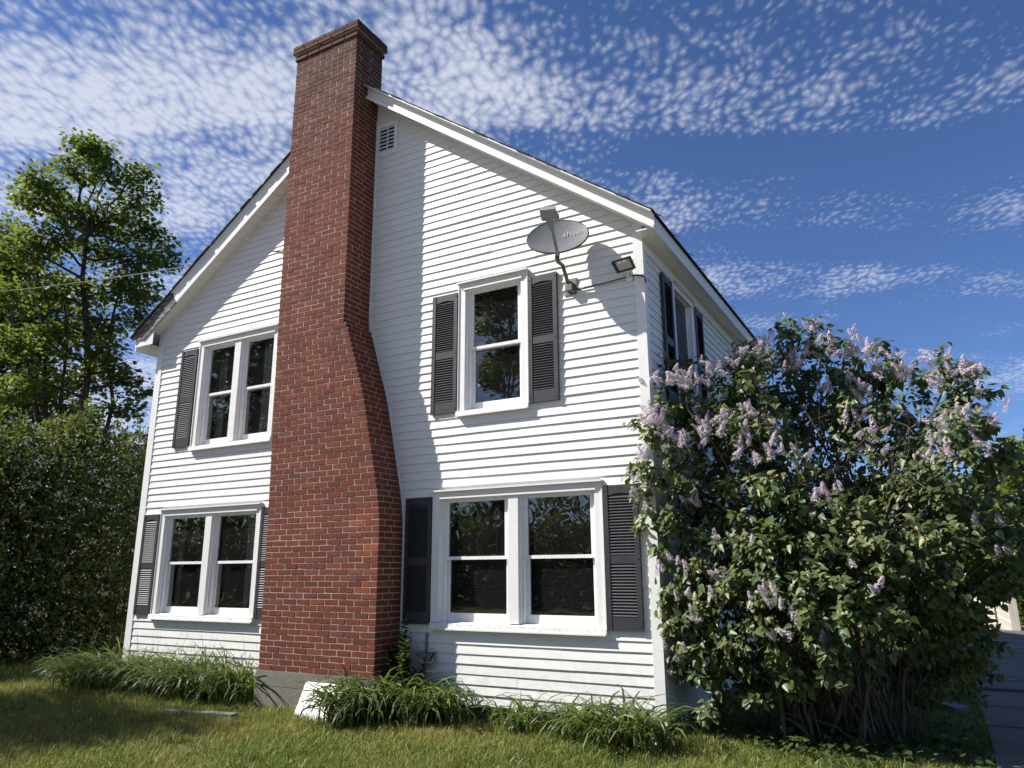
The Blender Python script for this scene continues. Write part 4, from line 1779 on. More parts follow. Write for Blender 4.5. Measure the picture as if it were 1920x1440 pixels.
# ---- a broadleaf tree from lobes: trunk(s), boughs to every lobe, leaf sprays inside
def make_tree(name, label, group, base, trunk_top, lobes, leaf_mat, T, F_, leaf, per, sprays, spray_r, trunk_r=0.16, trunks=1, cat='tree', tone=(0.65, 1.25), droop=0.35, flat=0.45):
    root = empty(name, base, label, cat, group)
    base = np.array(base, float)
    top = np.array(trunk_top, float)
    b = MB()
    for k in range(trunks):
        o_ = np.array([RNG.uniform(-.5, .5), RNG.uniform(-.5, .5), 0]) * (0 if trunks == 1 else 1)
        limb(b, base + o_ - np.array([0, 0, .15]), top + o_ * 2.5 + np.array([0, 0, RNG.uniform(-1, 1) * (trunks > 1)]), trunk_r, trunk_r * 0.35, 0.06, 8)
    P, Y, Z, SZ = [], [], [], []
    for lc, lr in lobes:
        lc = np.array(lc, float)
        lr = np.array(lr, float) * np.ones(3)
        # where the bough leaves the trunk
        h = np.clip((lc[2] - lr[2] * 0.9 - base[2]) / max(top[2] - base[2], 0.1), 0.12, 0.97)
        st = base * (1 - h) + top * h
        limb(b, st, lc, trunk_r * 0.42 * (1 - 0.5 * h), trunk_r * 0.12, 0.12, 5)
        ns = max(3, int(sprays * (lr[0] * lr[1] * lr[2]) ** (1 / 3) ** 1))
        for s_ in range(ns):
            d = sph(1)[0]
            rr = RNG.uniform(0.35, 1.0) ** 0.6
            c = lc + d * lr * rr
            limb(b, lc + d * lr * rr * 0.25, c, trunk_r * 0.09, 0.006, 0.2, 3)
            k = int(per * RNG.uniform(0.6, 1.4))
            off = RNG.normal(size=(k, 3)) * np.array([1, 1, flat]) * spray_r * 0.5
            P.append(c + off)
            out = nrm(off * np.array([1, 1, 0.3]) + d * 0.3 * spray_r)
            Y.append(nrm(out + np.array([0, 0, -droop]) + RNG.normal(size=(k, 3)) * 0.35))
            Z.append(nrm(np.array([0, 0, 1.0]) + RNG.normal(size=(k, 3)) * 0.45))
            SZ.append(RNG.uniform(0.6, 1.25, k) * leaf)
    b.build('trunk', M_BARK, root, smooth=True)
    P, Y, Z, SZ = np.concatenate(P), np.concatenate(Y), np.concatenate(Z), np.concatenate(SZ)
    v, f, c = scatter(T, F_, P, Y, Z, SZ, leaf_tone(len(P), *tone))
    cr = link('crown', tri_mesh('crown', v, f, leaf_mat, c), root)
    return root, P


def lobes_px(px, dist, shrink=1.0):
    """(u, v, ru, rv, ddist): crown lobes placed where the photograph shows them, at their own distances"""
    out = []
    for u, v, ru, rv, dd in px:
        d = dist + dd
        c = at_d(u, v, d)
        k = d / FPX / 0.93
        out.append((c, (ru * k * shrink, ru * k * shrink, rv * k * shrink)))
    return out


# maple on the left
MD = 23.0
mb = at_d(130, 1215, MD)
mb[2] = GZ
mt = at_d(165, 420, MD)
maple, _ = make_tree('maple_tree', 'tall leafy maple tree rising behind the hedge left of the house', None, mb, mt, lobes_px([
    (150, 275, 34, 20, 0), (190, 290, 32, 22, .5), (140, 320, 36, 24, -.5), (205, 330, 36, 26, .2), (258, 325, 26, 22, .6), (262, 370, 36, 28, .5),
    (85, 340, 34, 22, -.6), (70, 380, 40, 26, -.6), (120, 390, 46, 30, .5), (180, 400, 50, 34, 0), (235, 420, 48, 32, .8), (290, 450, 34, 24, .8),
    (305, 490, 30, 22, .6), (250, 480, 50, 32, 0), (170, 470, 56, 36, 1), (100, 450, 48, 32, -.8), (45, 470, 40, 30, -.6), (275, 545, 34, 22, .4), (225, 540, 50, 30, -.6),
    (150, 550, 52, 34, .6), (80, 540, 48, 32, 0), (20, 560, 36, 30, -1), (245, 600, 34, 22, .2), (180, 620, 46, 28, .5), (110, 640, 46, 30, -.5),
    (40, 640, 46, 30, 0), (205, 690, 40, 24, -.4), (245, 720, 36, 20, .2), (150, 715, 38, 24, .8), (80, 720, 44, 28, .3), (20, 730, 40, 30, -.6), (230, 765, 26, 14, 0), (195, 660, 30, 18, -1.0),
], MD, 0.66), M_MAPLE, MAPLE_T, MAPLE_F, 0.130, 46, 27, 0.42, 0.17, trunks=1, flat=0.6)
b = MB()
for (u0, u1, v1) in ((95, 70, 480), (110, 118, 560), (150, 230, 520), (128, 20, 520)):
    p = at_d(u0, 1215, MD + .4)
    p[2] = GZ
    limb(b, p, at_d(u1, v1, MD + .2), 0.10, 0.03, 0.05, 8)
b.build('side_trunk', M_BARK, maple, smooth=True)

MD2 = 27.0
mb = at_d(10, 1215, MD2)
mb[2] = GZ
tree2, _ = make_tree('broadleaf_tree', 'darker tree at the left picture edge behind the maple', None, mb, at_d(0, 500, MD2), lobes_px([
    (15, 450, 50, 30, 0), (-30, 480, 60, 40, 0), (40, 500, 50, 34, 1), (0, 550, 70, 44, 0), (60, 600, 56, 36, 1), (10, 640, 70, 44, 0), (70, 680, 56, 36, 1), (110, 610, 50, 34, 1.5),
    (10, 720, 70, 44, 0), (90, 750, 60, 36, 1), (40, 790, 70, 36, 0), (120, 790, 40, 26, 1.4), (-60, 600, 80, 60, 0), (-60, 720, 80, 60, 0),
], MD2), M_MAPLE, MAPLE_T, MAPLE_F, 0.130, 52, 22, 0.6, 0.20, tone=(0.5, 1.0), flat=0.6)

# trees standing in front of the house, seen only mirrored in its windows and as shade on the lawn
def far_copy(src, name, label, group, loc, rz, sc):
    r = bpy.data.objects.new(name, None)
    COL.objects.link(r)
    b0 = WORLD[src.name].translation
    m_ = Matrix.Translation(Vector(loc)) @ Matrix.Rotation(rz, 4, 'Z') @ Matrix.Scale(sc, 4)
    set_parent(r, None, m_)
    tag(r, label, 'tree', group)
    for ch in src.children:
        c = ch.copy()
        COL.objects.link(c)
        c.parent = r
        c.matrix_parent_inverse = Matrix.Translation(-b0)
        c.matrix_basis = Matrix.Identity(4)
    return r


for lab, loc, rz, sc in (('leafy yard tree mirrored in the single upper window', (-6.0, -21, GZ), 0.4, 1.25), ('leafy yard tree mirrored in the right pane of the upper windows', (1.0, -24, GZ), 2.0, 1.2),
                         ('leafy yard tree mirrored in the upper left window', (-15, -17.0, GZ), 1.3, 1.2), ('leafy yard tree mirrored at the left edge of the panes', (-21, -12, GZ), 5.6, 1.1),
                         ('leafy yard tree opposite the house corner', (8.5, -27, GZ), 3.6, 1.2)):
    far_copy(maple, 'yard_tree', lab, 'yard trees mirrored in the windows', loc, rz, sc)
far_copy(tree2, 'yard_tree', 'leafy tree beyond the left picture edge shading the lawn', None, (-5.0, -5.2, GZ), 0.5, 0.74)


# ---- shrubs of the left hedge
def make_shrub(name, label, group, base, lobes, mat, leaf, dens, T=OVAL_T, F_=OVAL_F, stems=14, flowers=0, tone=(0.6, 1.2), fmat=None, cat='shrub', fill=0.25, fsize=0.09, zspread=0.6, sprigs=0):
    root = empty(name, base, label, cat, group)
    base = np.array(base, float)
    b = MB()
    P, Y, Z, SZ = [], [], [], []
    FP = []
    for lc, lr in lobes:
        lc, lr = np.array(lc, float), np.array(lr, float) * np.ones(3)
        for _ in range(max(2, stems // 5)):
            o_ = np.array([RNG.normal() * 0.35, RNG.normal() * 0.35, -0.1])
            limb(b, base + o_ + (lc - base) * np.array([.35, .35, 0]), lc + RNG.normal(size=3) * lr * 0.4, 0.022, 0.006, 0.12, 5)
        area = (lr[0] * lr[1] + lr[0] * lr[2] + lr[1] * lr[2]) * 4
        k = int(dens * area)
        d = sph(k)
        rr = np.where(RNG.uniform(size=k) < fill, RNG.uniform(0.2, 0.85, k), RNG.normal(0.96, 0.09, k))[:, None]
        # ragged surface: bumps of twigs
        bump_ = 1 + 0.30 * np.sin(d[:, :1] * 9 + lc[0] * 5) * np.sin(d[:, 1:2] * 8 + lc[1] * 3) * np.sin(d[:, 2:] * 9 + lc[2])
        p = lc + d * lr * rr * bump_
        P.append(p)
        Y.append(nrm(d * 0.8 + np.array([0, 0, -0.15]) + RNG.normal(size=(k, 3)) * 0.55))
        Z.append(nrm(d * 0.5 + np.array([0, 0, zspread]) + RNG.normal(size=(k, 3)) * 0.5))
        SZ.append(RNG.uniform(0.6, 1.3, k) * leaf)
        for _ in range(sprigs):
            # loose shoots standing out of the mass
            d0 = sph(1)[0]
            d0[2] = abs(d0[2]) + 0.3
            d0 = nrm(d0)
            s0 = lc + d0 * lr * 0.9
            s1 = s0 + nrm(d0 + np.array([0, 0, 0.8])) * RNG.uniform(0.15, 0.5)
            limb(b, s0, s1, 0.006, 0.003, 0.1, 3)
            kk = 26
            tt_ = RNG.uniform(0, 1.05, kk)[:, None]
            P.append(s0 * (1 - tt_) + s1 * tt_ + RNG.normal(size=(kk, 3)) * 0.03)
            Y.append(nrm(RNG.normal(size=(kk, 3)) + np.array([0, 0, 0.2])))
            Z.append(nrm(RNG.normal(size=(kk, 3)) * 0.5 + np.array([0, 0, 1.0])))
            SZ.append(RNG.uniform(0.7, 1.2, kk) * leaf)
        if flowers:
            kf = int(flowers * area)
            d = sph(kf)
            d[:, 2] = np.abs(d[:, 2]) * 1.4 - 0.5
            FP.append(lc + nrm(d) * lr * RNG.normal(1.0, 0.06, (kf, 1)))
    b.build('stems', M_TWIG, root, smooth=True)
    P, Y, Z, SZ = np.concatenate(P), np.concatenate(Y), np.concatenate(Z), np.concatenate(SZ)
    keep = P[:, 2] > GZ + 0.02
    P, Y, Z, SZ = P[keep], Y[keep], Z[keep], SZ[keep]
    v, f, c = scatter(T, F_, P, Y, Z, SZ, leaf_tone(len(P), *tone))
    o = link('leaves', tri_mesh('leaves', v, f, mat, c), root)
    o['kind'] = 'stuff'
    if flowers:
        FP = np.concatenate(FP)
        # each flower head: a flat disc of small petals
        k = 9
        q = np.repeat(FP, k, 0) + RNG.normal(size=(len(FP) * k, 3)) * np.array([1, 1, .45]) * fsize * 0.42
        v, f, c = scatter(OVAL_T, OVAL_F, q, sph(len(q)), nrm(RNG.normal(size=(len(q), 3)) * .5 + np.array([0, 0, 1])), np.full(len(q), fsize * 0.42), leaf_tone(len(q), .8, 1.15, .05))
        o = link('flowers', tri_mesh('flowers', v, f, fmat, c), root)
        o['kind'] = 'stuff'
    return root


def px_lobes(px, dist):
    return lobes_px(px, dist)


HD = 16.6
hedge_specs = [
    ('shrub at the left picture edge with pale blossom on top', [(0, 860, 70, 50, 0), (-50, 900, 90, 70, .4), (20, 960, 90, 80, 0), (-40, 1040, 90, 90, .2), (20, 1130, 90, 90, 0), (-40, 1190, 80, 60, 0)], -10),
    ('tallest shrub in the left hedge, under the maple trunks', [(95, 850, 60, 46, .2), (140, 830, 48, 42, .4), (165, 815, 30, 34, .6), (110, 930, 80, 70, 0), (90, 1020, 84, 80, 0), (110, 1110, 84, 80, 0), (100, 1185, 76, 56, 0)], 100),
    ('shrub with cream blossom between the hedge and the house corner', [(190, 860, 48, 36, 1.0), (215, 910, 60, 54, .9), (180, 980, 74, 70, .6), (200, 1070, 70, 80, .6), (190, 1150, 66, 76, .5), (170, 1200, 60, 46, .4)], 190),
    ('narrow shrub half hidden behind the left corner of the house', [(255, 850, 36, 30, 2.2), (262, 900, 46, 50, 2.2), (262, 980, 50, 66, 2.0), (250, 1070, 54, 70, 1.8), (240, 1160, 54, 66, 1.6), (290, 930, 50, 80, 2.4)], 250),
]
hedge_specs.append(('hedge shrub continuing beyond the left picture edge', [(-150, 880, 100, 70, .2), (-230, 930, 100, 80, .4), (-150, 1010, 110, 100, 0), (-240, 1080, 110, 110, .3), (-150, 1160, 100, 90, 0), (-260, 1190, 100, 70, .2)], -190))
hedge_specs.append(('last hedge shrub far beyond the left picture edge', [(-380, 900, 120, 80, .6), (-380, 1020, 130, 110, .6), (-380, 1140, 130, 100, .5), (-500, 1000, 130, 120, 1.0), (-500, 1140, 120, 100, 1.0)], -440))
for lab, px, u in hedge_specs:
    p = at_d(u, 1232, HD + (1.6 if u > 200 else 0.4))
    p[2] = GZ
    make_shrub('hedge_shrub', lab, 'shrubs of the left hedge', p, px_lobes(px, HD), M_HEDGE, 0.105, 190, flowers=6, fmat=M_WHITE_FLOWER, fill=0.5, fsize=0.12, tone=(0.4, 1.45), sprigs=7)

# ---- trees and bushes far right
RD = 30.0
p = at_d(1925, 1150, RD)
p[2] = GZ
make_tree('lime_green_tree', 'bright yellow green tree showing past the lilac at the right edge', None, p, at_d(1920, 930, RD), lobes_px([
    (1905, 870, 40, 30, 0), (1935, 850, 50, 34, 0), (1890, 930, 40, 40, 0), (1930, 920, 60, 50, 1), (1900, 1000, 50, 44, 0), (1950, 1000, 60, 60, 0), (1880, 1060, 50, 40, 0), (1930, 1080, 60, 50, 0)], RD),
    M_BRIGHT, MAPLE_T, MAPLE_F, 0.16, 40, 26, 0.6, 0.14)
for lab, px, d in (('dark bush beyond the ramp railing at the right edge', [(1900, 1130, 40, 34, 0), (1925, 1160, 40, 40, .5), (1885, 1165, 30, 26, 0), (1930, 1210, 36, 30, -1)], 24.0),
                   ('dense bush behind the lilac beyond the railing', [(1850, 1090, 50, 40, 0), (1790, 1080, 60, 50, 0), (1820, 1130, 60, 40, 0), (1740, 1130, 60, 50, 0)], 27.0)):
    p = at_d(px[0][0], 1170, d)
    p[2] = GZ
    make_shrub('far_bush', lab, 'bushes beyond the ramp', p, px_lobes(px, d), M_BRIGHT if d < 25 else M_HEDGE, 0.12, 160, tone=(0.5, 1.1))


# distant wood behind the house, closing the horizon
def wood(name, label, pts, h, n, leaf):
    P = []
    for (x0, y0), (x1, y1) in zip(pts[:-1], pts[1:]):
        k = n // (len(pts) - 1)
        t = RNG.uniform(size=k)
        q = np.stack([x0 + (x1 - x0) * t, y0 + (y1 - y0) * t, np.zeros(k)], 1)
        hh = h * (0.72 + 0.22 * np.sin(t * 23 + x0) + 0.12 * np.sin(t * 61))
        q[:, 2] = RNG.uniform(0, 1, k) ** 0.8 * hh + GZ
        q[:, :2] += RNG.normal(size=(k, 2)) * 1.6
        P.append(q)
    P = np.concatenate(P)
    v, f, c = scatter(OVAL_T, OVAL_F, P, nrm(RNG.normal(size=P.shape) + np.array([0, 0, -.2])), nrm(RNG.normal(size=P.shape) * .5 + np.array([0, 0, .8])), RNG.uniform(.6, 1.3, len(P)) * leaf, leaf_tone(len(P), .5, 1.1))
    o = link(name, tri_mesh(name, v, f, M_HEDGE, c))
    return tag(o, label, 'wood', kind='stuff')


wood('far_wood', 'distant green wood behind the house and ramp', [(-45, 28), (-10, 48), (20, 52), (50, 40)], 7.0, 16000, 0.9)
wood('yard_hedge', 'dark hedge across the front yard mirrored in the lower windows', [(-26, -14), (-10, -27), (10, -31), (30, -26)], 6.0, 60000, 0.38)

# ---- lilac
lil_base = np.array([9.35, 0.75, GZ])
lilac = empty('lilac_bush', lil_base, 'large lilac bush with pale purple blossom beside the right house corner', 'lilac bush')


def lil(u, v, r, y, sq=1.0):
    c = at_y(u, v, y)
    k = np.linalg.norm(c - CAM_C) / FPX
    return c, np.array([r * k, r * k * 0.9, r * k * sq])


LIL = [lil(*a) for a in [
    (1278, 735, 58, 0.30), (1232, 800, 40, -0.10), (1240, 870, 50, -0.10), (1228, 950, 42, -0.12), (1262, 1060, 44, 0.0), (1300, 960, 60, 0.1), (1290, 1130, 52, 0.2), (1290, 1225, 48, 0.25), (1330, 1270, 40, 0.2), (1320, 1190, 60, .1),
    (1345, 745, 64, 0.5), (1420, 700, 62, 0.8), (1500, 655, 50, 1.0), (1560, 660, 48, 1.1), (1620, 690, 52, 1.2), (1690, 715, 40, 1.2), (1770, 700, 40, 1.1), (1815, 735, 42, 1.1), (1800, 810, 46, 1.0), (1735, 780, 36, 1.3), (1850, 860, 46, 1.2),
    (1430, 780, 70, 0.6), (1620, 770, 56, 1.0), (1370, 850, 72, 0.3), (1460, 880, 70, 0.4), (1650, 860, 80, 0.9), (1760, 880, 80, 0.9), (1870, 940, 54, 1.3), (1420, 950, 66, 0.2), (1560, 970, 76, 0.4),
    (1360, 1040, 66, 0.1), (1450, 1060, 60, 0.0), (1540, 1060, 54, 0.1), (1640, 1030, 70, 0.3), (1740, 990, 80, 0.6), (1840, 1010, 70, 0.9), (1860, 1060, 44, 1.2),
    (1390, 1130, 66, -0.05), (1480, 1150, 66, -0.15), (1570, 1130, 62, -0.05), (1660, 1110, 66, 0.2), (1760, 1090, 70, 0.6), (1420, 1215, 50, -0.05), (1520, 1225, 60, -0.1), (1600, 1190, 50, 0.0), (1330, 1115, 56, .05),
    (1780, 1180, 56, 1.0), (1720, 1170, 56, 0.8), (1800, 1230, 46, 1.4), (1770, 1290, 46, 1.6), (1790, 1120, 60, 1.2), (1730, 1240, 56, 1.2), (1330, 1325, 26, .15), (1207, 905, 26, -.14), (1208, 948, 20, -.14), (1216, 860, 30, -.14), (1222, 770, 28, -.1), (1400, 1290, 36, .2), (1480, 1280, 40, .1), 
]]
# deeper layers that make the bush solid
LIL_BACK = [lil(*a) for a in [
    (1400, 820, 110, 1.6), (1640, 850, 130, 2.0), (1780, 900, 110, 2.1), (1420, 1000, 130, 1.3), (1560, 1050, 130, 1.2), (1700, 1050, 130, 1.5), (1820, 1020, 90, 2.0), (1480, 1160, 110, 1.0), (1620, 1180, 90, 1.1), (1360, 900, 90, 1.0), (1350, 1080, 90, .9), (1430, 730, 70, 1.6), (1480, 720, 60, 1.7), (1590, 760, 60, 1.9), (1560, 860, 80, 1.7), (1480, 830, 80, 1.6), (1700, 790, 60, 1.9), (1310, 1000, 70, .8), (1305, 880, 60, .8), (1320, 1180, 74, .9), (1400, 1240, 70, .9)]]

b = MB()
stem_tips = []
for i in range(46):
    t = RNG.uniform(0, 1)
    p = np.array([8.95 + 1.0 * t, 0.35 + 0.60 * t + RNG.normal() * 0.2, GZ - 0.05])
    lc, lr = (LIL + LIL_BACK)[RNG.integers(0, len(LIL) + len(LIL_BACK))]
    q = lc + RNG.normal(size=3) * lr * 0.3
    mid_ = p * 0.55 + q * 0.45
    mid_[2] = p[2] + (q[2] - p[2]) * 0.55
    mid_[:2] = p[:2] * 0.75 + q[:2] * 0.25 + RNG.normal(size=2) * 0.06
    r_ = RNG.uniform(0.010, 0.024)
    limb(b, p, mid_, r_, r_ * 0.75, 0.05, 5)
    limb(b, mid_, q, r_ * 0.75, r_ * 0.3, 0.12, 5)
    stem_tips.append(q)
# canes visible below the leaves
for i in range(95):
    u = RNG.normal(1600, 75)
    p = at_y(u, 1400, 0.5 + (u - 1400) / 600 + RNG.normal() * 0.15)
    p[2] = GZ - 0.03
    q = p + np.array([RNG.normal() * 0.22, RNG.normal() * 0.2, RNG.uniform(0.7, 1.3)])
    r_ = RNG.uniform(0.004, 0.011)
    limb(b, p, q, r_, r_ * 0.6, 0.06, 4)
# bare twigs in the middle
for i in range(170):
    u, v = RNG.uniform(1380, 1740), RNG.uniform(800, 1250)
    p = at_y(u, v, RNG.uniform(0.15, 0.7))
    d = nrm(RNG.normal(size=3) + np.array([0, -0.5, 0.6]))
    q = p + d * RNG.uniform(0.15, 0.4)
    limb(b, p, q, 0.005, 0.002, 0.2, 3)
    for _ in range(3):
        s_ = p + (q - p) * RNG.uniform(0.3, 0.9)
        limb(b, s_, s_ + nrm(d + RNG.normal(size=3) * 0.8) * RNG.uniform(0.05, 0.15), 0.003, 0.0012, 0.2, 2)
for i in range(12):
    u, v = RNG.uniform(1490, 1570), RNG.uniform(720, 830)
    p = at_y(RNG.uniform(1520, 1600), 900, 1.2)
    limb(b, p, at_y(u, v - 60, 1.2), 0.008, 0.003, 0.1, 5)
b.build('stems', M_TWIG, lilac, smooth=True)

P, Y, Z, SZ, TN = [], [], [], [], []
for li, (lc, lr) in enumerate(LIL + LIL_BACK):
    back = li >= len(LIL)
    area = 4 * (lr[0] * lr[1] + lr[0] * lr[2] + lr[1] * lr[2])
    k = int(area * (200 if back else 310))
    # leaves come in sprigs of 6 to 9 along a shoot
    ns = max(4, k // 7)
    nb = max(3, ns // 6)
    d = nrm(sph(nb)[RNG.integers(0, nb, ns)] + RNG.normal(size=(ns, 3)) * 0.20)
    if not back:
        flip = (d[:, 1] > 0.35) & (RNG.uniform(size=ns) < 0.7)
        d[flip, 1] *= -1
    rr = np.where(RNG.uniform(size=ns) < 0.16, RNG.uniform(0.3, 0.85, ns), RNG.normal(0.97, 0.11, ns))[:, None]
    sp_ = lc + d * lr * rr
    shoot = nrm(d + np.array([0, -0.1, 0.45]) + RNG.normal(size=(ns, 3)) * 0.4)
    for s_ in range(ns):
        m_ = RNG.integers(5, 10)
        tpos = RNG.uniform(-0.10, 0.08, m_)[:, None]
        ang = RNG.uniform(0, 2 * np.pi, m_)
        side_v = nrm(np.cross(shoot[s_], RNG.normal(size=3)))
        other = np.cross(shoot[s_], side_v)
        rad = np.cos(ang)[:, None] * side_v + np.sin(ang)[:, None] * other
        P.append(sp_[s_] + shoot[s_] * tpos + rad * 0.02)
        yy = nrm(rad + shoot[s_] * 0.3 + np.array([0, 0, -0.55]) + RNG.normal(size=(m_, 3)) * 0.25)
        Y.append(yy)
        Z.append(nrm(d[s_] * 0.35 + np.array([-0.38, -0.50, 0.70]) + RNG.normal(size=(m_, 3)) * 0.26))     # blades turn to the light
        SZ.append(RNG.uniform(0.044, 0.092, m_))
        g = RNG.uniform(0.62, 1.38)
        TN.append(leaf_tone(m_, 0.75 * g, 1.2 * g, 0.2) * np.array([[1 + 0.25 * (g > 1.2), 1, 1]]))
P, Y, Z, SZ, TN = (np.concatenate(q_) for q_ in (P, Y, Z, SZ, TN))
# keep clear of the walls, of the ground and of the gap through which the sky shows
keep = (P[:, 2] > GZ + 0.05) & ~((P[:, 0] < XR + 0.05) & (P[:, 1] > -0.05))
q_ = (P - CAM_C) @ CAM_R
uu_, vv_ = 960 + FPX * q_[:, 0] / -q_[:, 2], 720 - FPX * q_[:, 1] / -q_[:, 2]
P, Y, Z, SZ, TN = P[keep], Y[keep], Z[keep], SZ[keep], TN[keep]
dist = np.linalg.norm(P - CAM_C, axis=1)
score = SZ / dist * np.abs(np.einsum('ij,ij->i', nrm(P - CAM_C), nrm(np.cross(np.cross(Y, Z), Y)))) * (dist < 8.6)
one = np.argsort(-score)[:260]
rest = np.ones(len(P), bool)
rest[one] = False
v, f, c = scatter(LILAC_T, LILAC_F, P[rest], Y[rest], Z[rest], SZ[rest], TN[rest])
o = link('foliage', tri_mesh('foliage', v, f, M_LILAC_LEAF, c), lilac)
o['kind'] = 'stuff'
leaf_me = tri_mesh('leaf', LILAC_T, LILAC_F, M_LILAC_LEAF_ONE)
for i in one:
    ay = nrm(Y[i])
    axx = nrm(np.cross(ay, Z[i]))
    azz = np.cross(axx, ay)
    m_ = Matrix.Identity(4)
    for r_ in range(3):
        m_[r_][0], m_[r_][1], m_[r_][2], m_[r_][3] = axx[r_] * SZ[i], ay[r_] * SZ[i], azz[r_] * SZ[i], P[i][r_]
    link('leaf', leaf_me, lilac, m_)

# blossom: panicles of small four petalled florets
FL_T = np.array([(0, 0, 0), (.5, .14, .1), (.62, 0, .02), (.5, -.14, .1), (-.5, .14, .1), (-.62, 0, .02), (-.5, -.14, .1), (.14, .5, .1), (0, .62, .02), (-.14, .5, .1), (.14, -.5, .1), (0, -.62, .02), (-.14, -.5, .1)], float)
FL_F = np.array([(0, 1, 2), (0, 2, 3), (0, 5, 4), (0, 6, 5), (0, 8, 7), (0, 9, 8), (0, 10, 11), (0, 11, 12)])[:, ::-1]
PAN = []
for k in range(5):
    n = 135
    L = RNG.uniform(0.13, 0.175)
    t = RNG.uniform(0, 1, n) ** 0.85
    lumps = RNG.uniform(0, 2 * np.pi, 7)
    a = RNG.choice(lumps, n) + RNG.normal(size=n) * 0.45
    r_ = (0.040 * (1 - t) ** 0.65 + 0.007) * RNG.uniform(0.55, 1.15, n)
    p = np.stack([np.cos(a) * r_, np.sin(a) * r_, t * L], 1)
    out = nrm(np.stack([np.cos(a), np.sin(a), 0.35 + t * 0.7], 1) + RNG.normal(size=(n, 3)) * 0.25)
    tang = nrm(np.cross(out, RNG.normal(size=(n, 3))))
    tn = RNG.uniform(0.72, 1.15, (n, 1)) * np.array([[1, 1, 1]]) * (np.array([[0.92, 0.86, 0.98]]) + (1 - t)[:, None] * np.array([[.08, .16, .04]]))
    v, f, c = scatter(FL_T, FL_F, p, tang, out, RNG.uniform(0.014, 0.021, n), tn)
    PAN.append(tri_mesh('panicle', v, f, M_LILAC_FLOWER, c))
FPX_LIST = [(1520, 615), (1545, 625), (1430, 640), (1415, 650), (1440, 655), (1480, 665), (1470, 690), (1495, 680), (1560, 640), (1588, 645), (1610, 660), (1640, 670), (1265, 690), (1255, 712), (1275, 705), (1330, 695), (1345, 690), (1290, 705), (1310, 712),
            (1390, 668), (1600, 705), (1615, 722), (1590, 715), (1650, 695), (1690, 685), (1700, 705), (1765, 672), (1780, 692), (1800, 695), (1820, 708), (1840, 702), (1835, 728), (1790, 715), (1845, 762), (1800, 778), (1785, 795), (1830, 775), (1850, 790),
            (1740, 818), (1755, 822), (1780, 845), (1830, 820), (1842, 835), (1820, 805), (1770, 800), (1410, 770), (1420, 785), (1402, 758), (1355, 795), (1348, 808), (1362, 782), (1325, 785), (1330, 800), (1395, 805), (1402, 825), (1455, 795), (1640, 795), (1655, 805), (1615, 780), (1570, 640), (1530, 640), (1625, 645),
            (1220, 765), (1212, 785), (1237, 780), (1255, 803), (1205, 855), (1214, 845), (1250, 835), (1266, 820), (1290, 818), (1192, 895), (1204, 908), (1194, 925), (1285, 935), (1302, 930), (1208, 950), (1465, 845), (1445, 855), (1420, 860), (1488, 872),
            (1545, 918), (1528, 928), (1568, 920), (1556, 930), (1880, 975), (1888, 895), (1870, 1035), (1340, 1005), (1405, 1003), (1412, 1018), (1260, 1045), (1246, 1062), (1272, 1052), (1232, 1072), (1350, 1075), (1412, 1122), (1436, 1102), (1456, 1108),
            (1466, 1132), (1490, 1152), (1496, 1164), (1600, 1055), (1646, 1092), (1336, 1115), (1302, 1152), (1314, 1154), (1272, 1112), (1540, 1192), (1440, 1188), (1246, 1208), (1266, 1232), (1280, 1214), (1360, 1208), (1288, 1108)]
lcs = np.array([l[0] for l in LIL])
lrs = np.array([l[1] for l in LIL])
for i, (u, v) in enumerate(FPX_LIST):
    # the front of the nearest lobe along this direction
    d = ray(u, v)
    d = d / np.linalg.norm(d)
    best = None
    for c_, r_ in zip(lcs, lrs):
        t = float((c_ - CAM_C) @ d)
        miss = np.linalg.norm(CAM_C + d * t - c_)
        R_ = float(r_.mean())
        if miss < R_ * 1.25:
            tf = t - math.sqrt(max(R_ * R_ - miss * miss, 0)) * 0.9
            if best is None or tf < best:
                best = tf
    if best is None:
        best = float(np.min((lcs - CAM_C) @ d * 0 + np.linalg.norm(lcs - CAM_C, axis=1)[np.argmin(np.linalg.norm(lcs - (CAM_C + d * 8.5), axis=1))]))
    p = CAM_C + d * (best - 0.03)
    top_ = v < 860
    for s_ in range((4 if v < 720 else 3) if top_ else 1 + (i % 2)):
        dirn = Vector((RNG.normal() * 0.45, -0.25 + RNG.normal() * 0.4, 1.0 if s_ == 0 else 0.7)).normalized()
        if s_:
            dirn = (dirn + Vector(((-1) ** s_ * 0.75, -0.2, 0))).normalized()
        sc = RNG.uniform(0.62, 1.0) * (1.0 if top_ else 0.9)
        if s_ and u > 1225:
            p = p + RNG.normal(size=3) * np.array([0.075, 0.04, 0.055])
        m_ = Matrix.Translation(Vector(p)) @ dirn.to_track_quat('Z', 'Y').to_matrix().to_4x4() @ Matrix.Rotation(RNG.uniform(0, 6.28), 4, 'Z') @ Matrix.Scale(sc, 4)
        m_ = Matrix.Translation(Vector((0, 0, -0.06 * sc))) @ m_
        link('flower_panicle', PAN[int(RNG.integers(0, 5))], lilac, m_)


